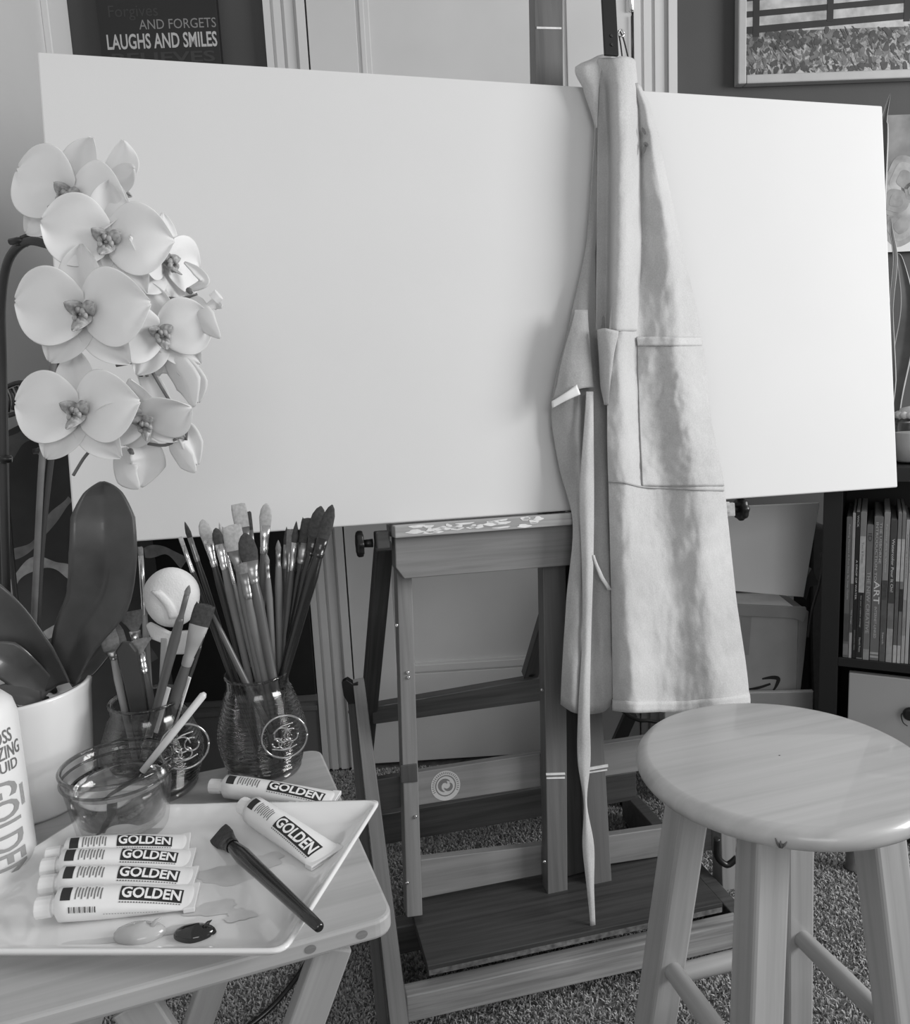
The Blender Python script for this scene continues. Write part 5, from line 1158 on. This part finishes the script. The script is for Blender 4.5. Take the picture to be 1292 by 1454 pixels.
# flowers
def petal_rows(L, Wd, shape, cup, bend, nu=10, nv=10):
    rows = []
    for i in range(nv+1):
        t = i/nv
        if shape == 'petal': wv = Wd*(.10+.90*math.sin(math.pi*min(1, (t*.88+.10)))**.75)*(1 if t < .97 else .9)
        else: wv = Wd*(.22+.78*math.sin(math.pi*min(1, t*.86+.14))**.9)
        if t > .82: wv *= math.sqrt(max(.02, 1-((t-.82)/.19)**2))
        rows.append([(wv*.5*s, -bend*L*math.sin(t*math.pi*.8)+cup*(abs(s)**2)*wv*.3+.0015*math.sin(6*s+5*t), L*t) for s in [-1+2*j/nu for j in range(nu+1)]])
    return rows
def rotY(rows, ang, off=0.0):
    c_, s_ = math.cos(ang), math.sin(ang); return [[(x*c_+z*s_, y+off, -x*s_+z*c_) for x, y, z in r] for r in rows]
def flower(px, py, y, size, yawd=0, tilt=0, roll=0, lab=None):
    c0 = aty(px, py, y); Mx = Matrix.Translation(c0) @ Matrix.Rotation(math.radians(yawd), 4, 'Z') @ Matrix.Rotation(math.radians(tilt), 4, 'X') @ Matrix.Rotation(math.radians(roll), 4, 'Y')
    mb = MB(); S_ = size
    mb.grid(rotY(petal_rows(S_*.50, S_*.36, 'sepal', -.5, .08), 0, .004), 1)
    for sg_ in (1, -1): mb.grid(rotY(petal_rows(S_*.50, S_*.36, 'sepal', -.5, .08), sg_*math.radians(140), .004), 1)
    mb.tube([(0, .004, 0), (0, -.006, .001), (0, -.012, -.002)], [.003, .0035, .003], 10, m=0)
    f_ = mb.build('flower', [M_petal, M_petal2], Mx, orc, solid=.0007, sub=1)
    for sg_ in (1, -1):
        mb = MB(); mb.grid(rotY(petal_rows(S_*.53, S_*.60, 'petal', -.35, .10), sg_*math.radians(82), -.001), 0); mb.build('petal', M_petal, Mx, f_, solid=.0007, sub=1)
    mb = MB()
    for sg_ in (1, -1):
        rows = petal_rows(S_*.135, S_*.12, 'sepal', 1.6, .35, 6, 6); mb.grid(rotY(rows, sg_*math.radians(62), -.008), 0)
    rows = petal_rows(S_*.20, S_*.14, 'sepal', 1.2, -.1, 6, 8); rows = [[(x, y-z*.9, -z*.75) for x, y, z in r] for r in rows]; mb.grid([[(x, y-.006, z) for x, y, z in r] for r in rows], 0)
    for k in range(7):
        a = k*.9; mb.lathe([(.0005, -.003), (.0028, -.001), (.0025, .002), (.0005, .003)], 6, o=(.005*math.cos(a), -.012, -.004+.005*math.sin(a)), caps=False)
    mb.build('lip', M_lip, Mx, f_, solid=.0012, sub=1)
fy = py_-.075
flower(103, 282, fy-.005, .120, -12, -8, 22)
flower(155, 342, fy-.024, .112, 8, 0, 10)
flower(122, 443, fy-.036, .122, -3, 2, 4)
flower(114, 584, fy-.025, .118, -4, -4, 2)
flower(205, 592, fy-.006, .092, 10, 38, -6)
flower(228, 472, fy+.012, .098, 25, 10, -8)
flower(232, 372, fy+.02, .098, 70, 0, 10)
flower(152, 262, fy+.015, .085, 150, 10, 60)
def side_flower(parts, y):
    mb = MB(); root_ = aty(parts[0][0][0], parts[0][0][1], y); mb.tube([root_+Vector((0, .004, 0)), root_, root_+Vector((.003, -.003, -.003))], [.002, .003, .002], 8)
    f_ = mb.build('flower', M_stem, Matrix(), orc)
    for k, pts in enumerate(parts):
        ws = pts[-1]; pp = [aty(a_, b_, y-.004*math.sin(i*1.3)*(1 if k % 2 else -1)+.006*k) for i, (a_, b_) in enumerate(pts[:-1])]
        strap_leaf(pp, [w_/F_PX*y for w_ in ws], 'petal', f_, M_petal2, cup=.5 if k % 2 else -.35, nu=10, face=Vector((.5 if k % 2 else -.4, -1, .1)))
side_flower([[(268, 412), (276, 430), (292, 455), (313, 480), [8, 30, 36, 2]], [(268, 412), (290, 400), (280, 385), (262, 372), [6, 14, 14, 3]], [(290, 440), (305, 432), (316, 436), [6, 16, 4]]], fy+.02)
side_flower([[(235, 505), (252, 520), (268, 545), (276, 578), [10, 40, 44, 3]], [(235, 505), (262, 520), (280, 545), (282, 572), [8, 28, 30, 3]]], fy+.02)
side_flower([[(246, 622), (252, 635), (266, 655), (278, 670), [10, 28, 30, 3]], [(246, 622), (262, 612), (274, 632), (281, 660), [8, 30, 30, 3]]], fy+.02)
side_flower([[(185, 640), (178, 655), (182, 675), (198, 693), [12, 42, 44, 3]], [(188, 620), (205, 640), (210, 660), (200, 692), [14, 44, 48, 3]]], fy+.015)
side_flower([[(195, 500), (222, 505), (240, 515), (246, 530), [20, 50, 50, 5]], [(200, 520), (215, 545), (225, 570), (225, 590), [16, 30, 34, 5]]], fy+.03)
rod('flower_bud', [(303, 425), (311, 418)], fy+.02, .006, M_petal)
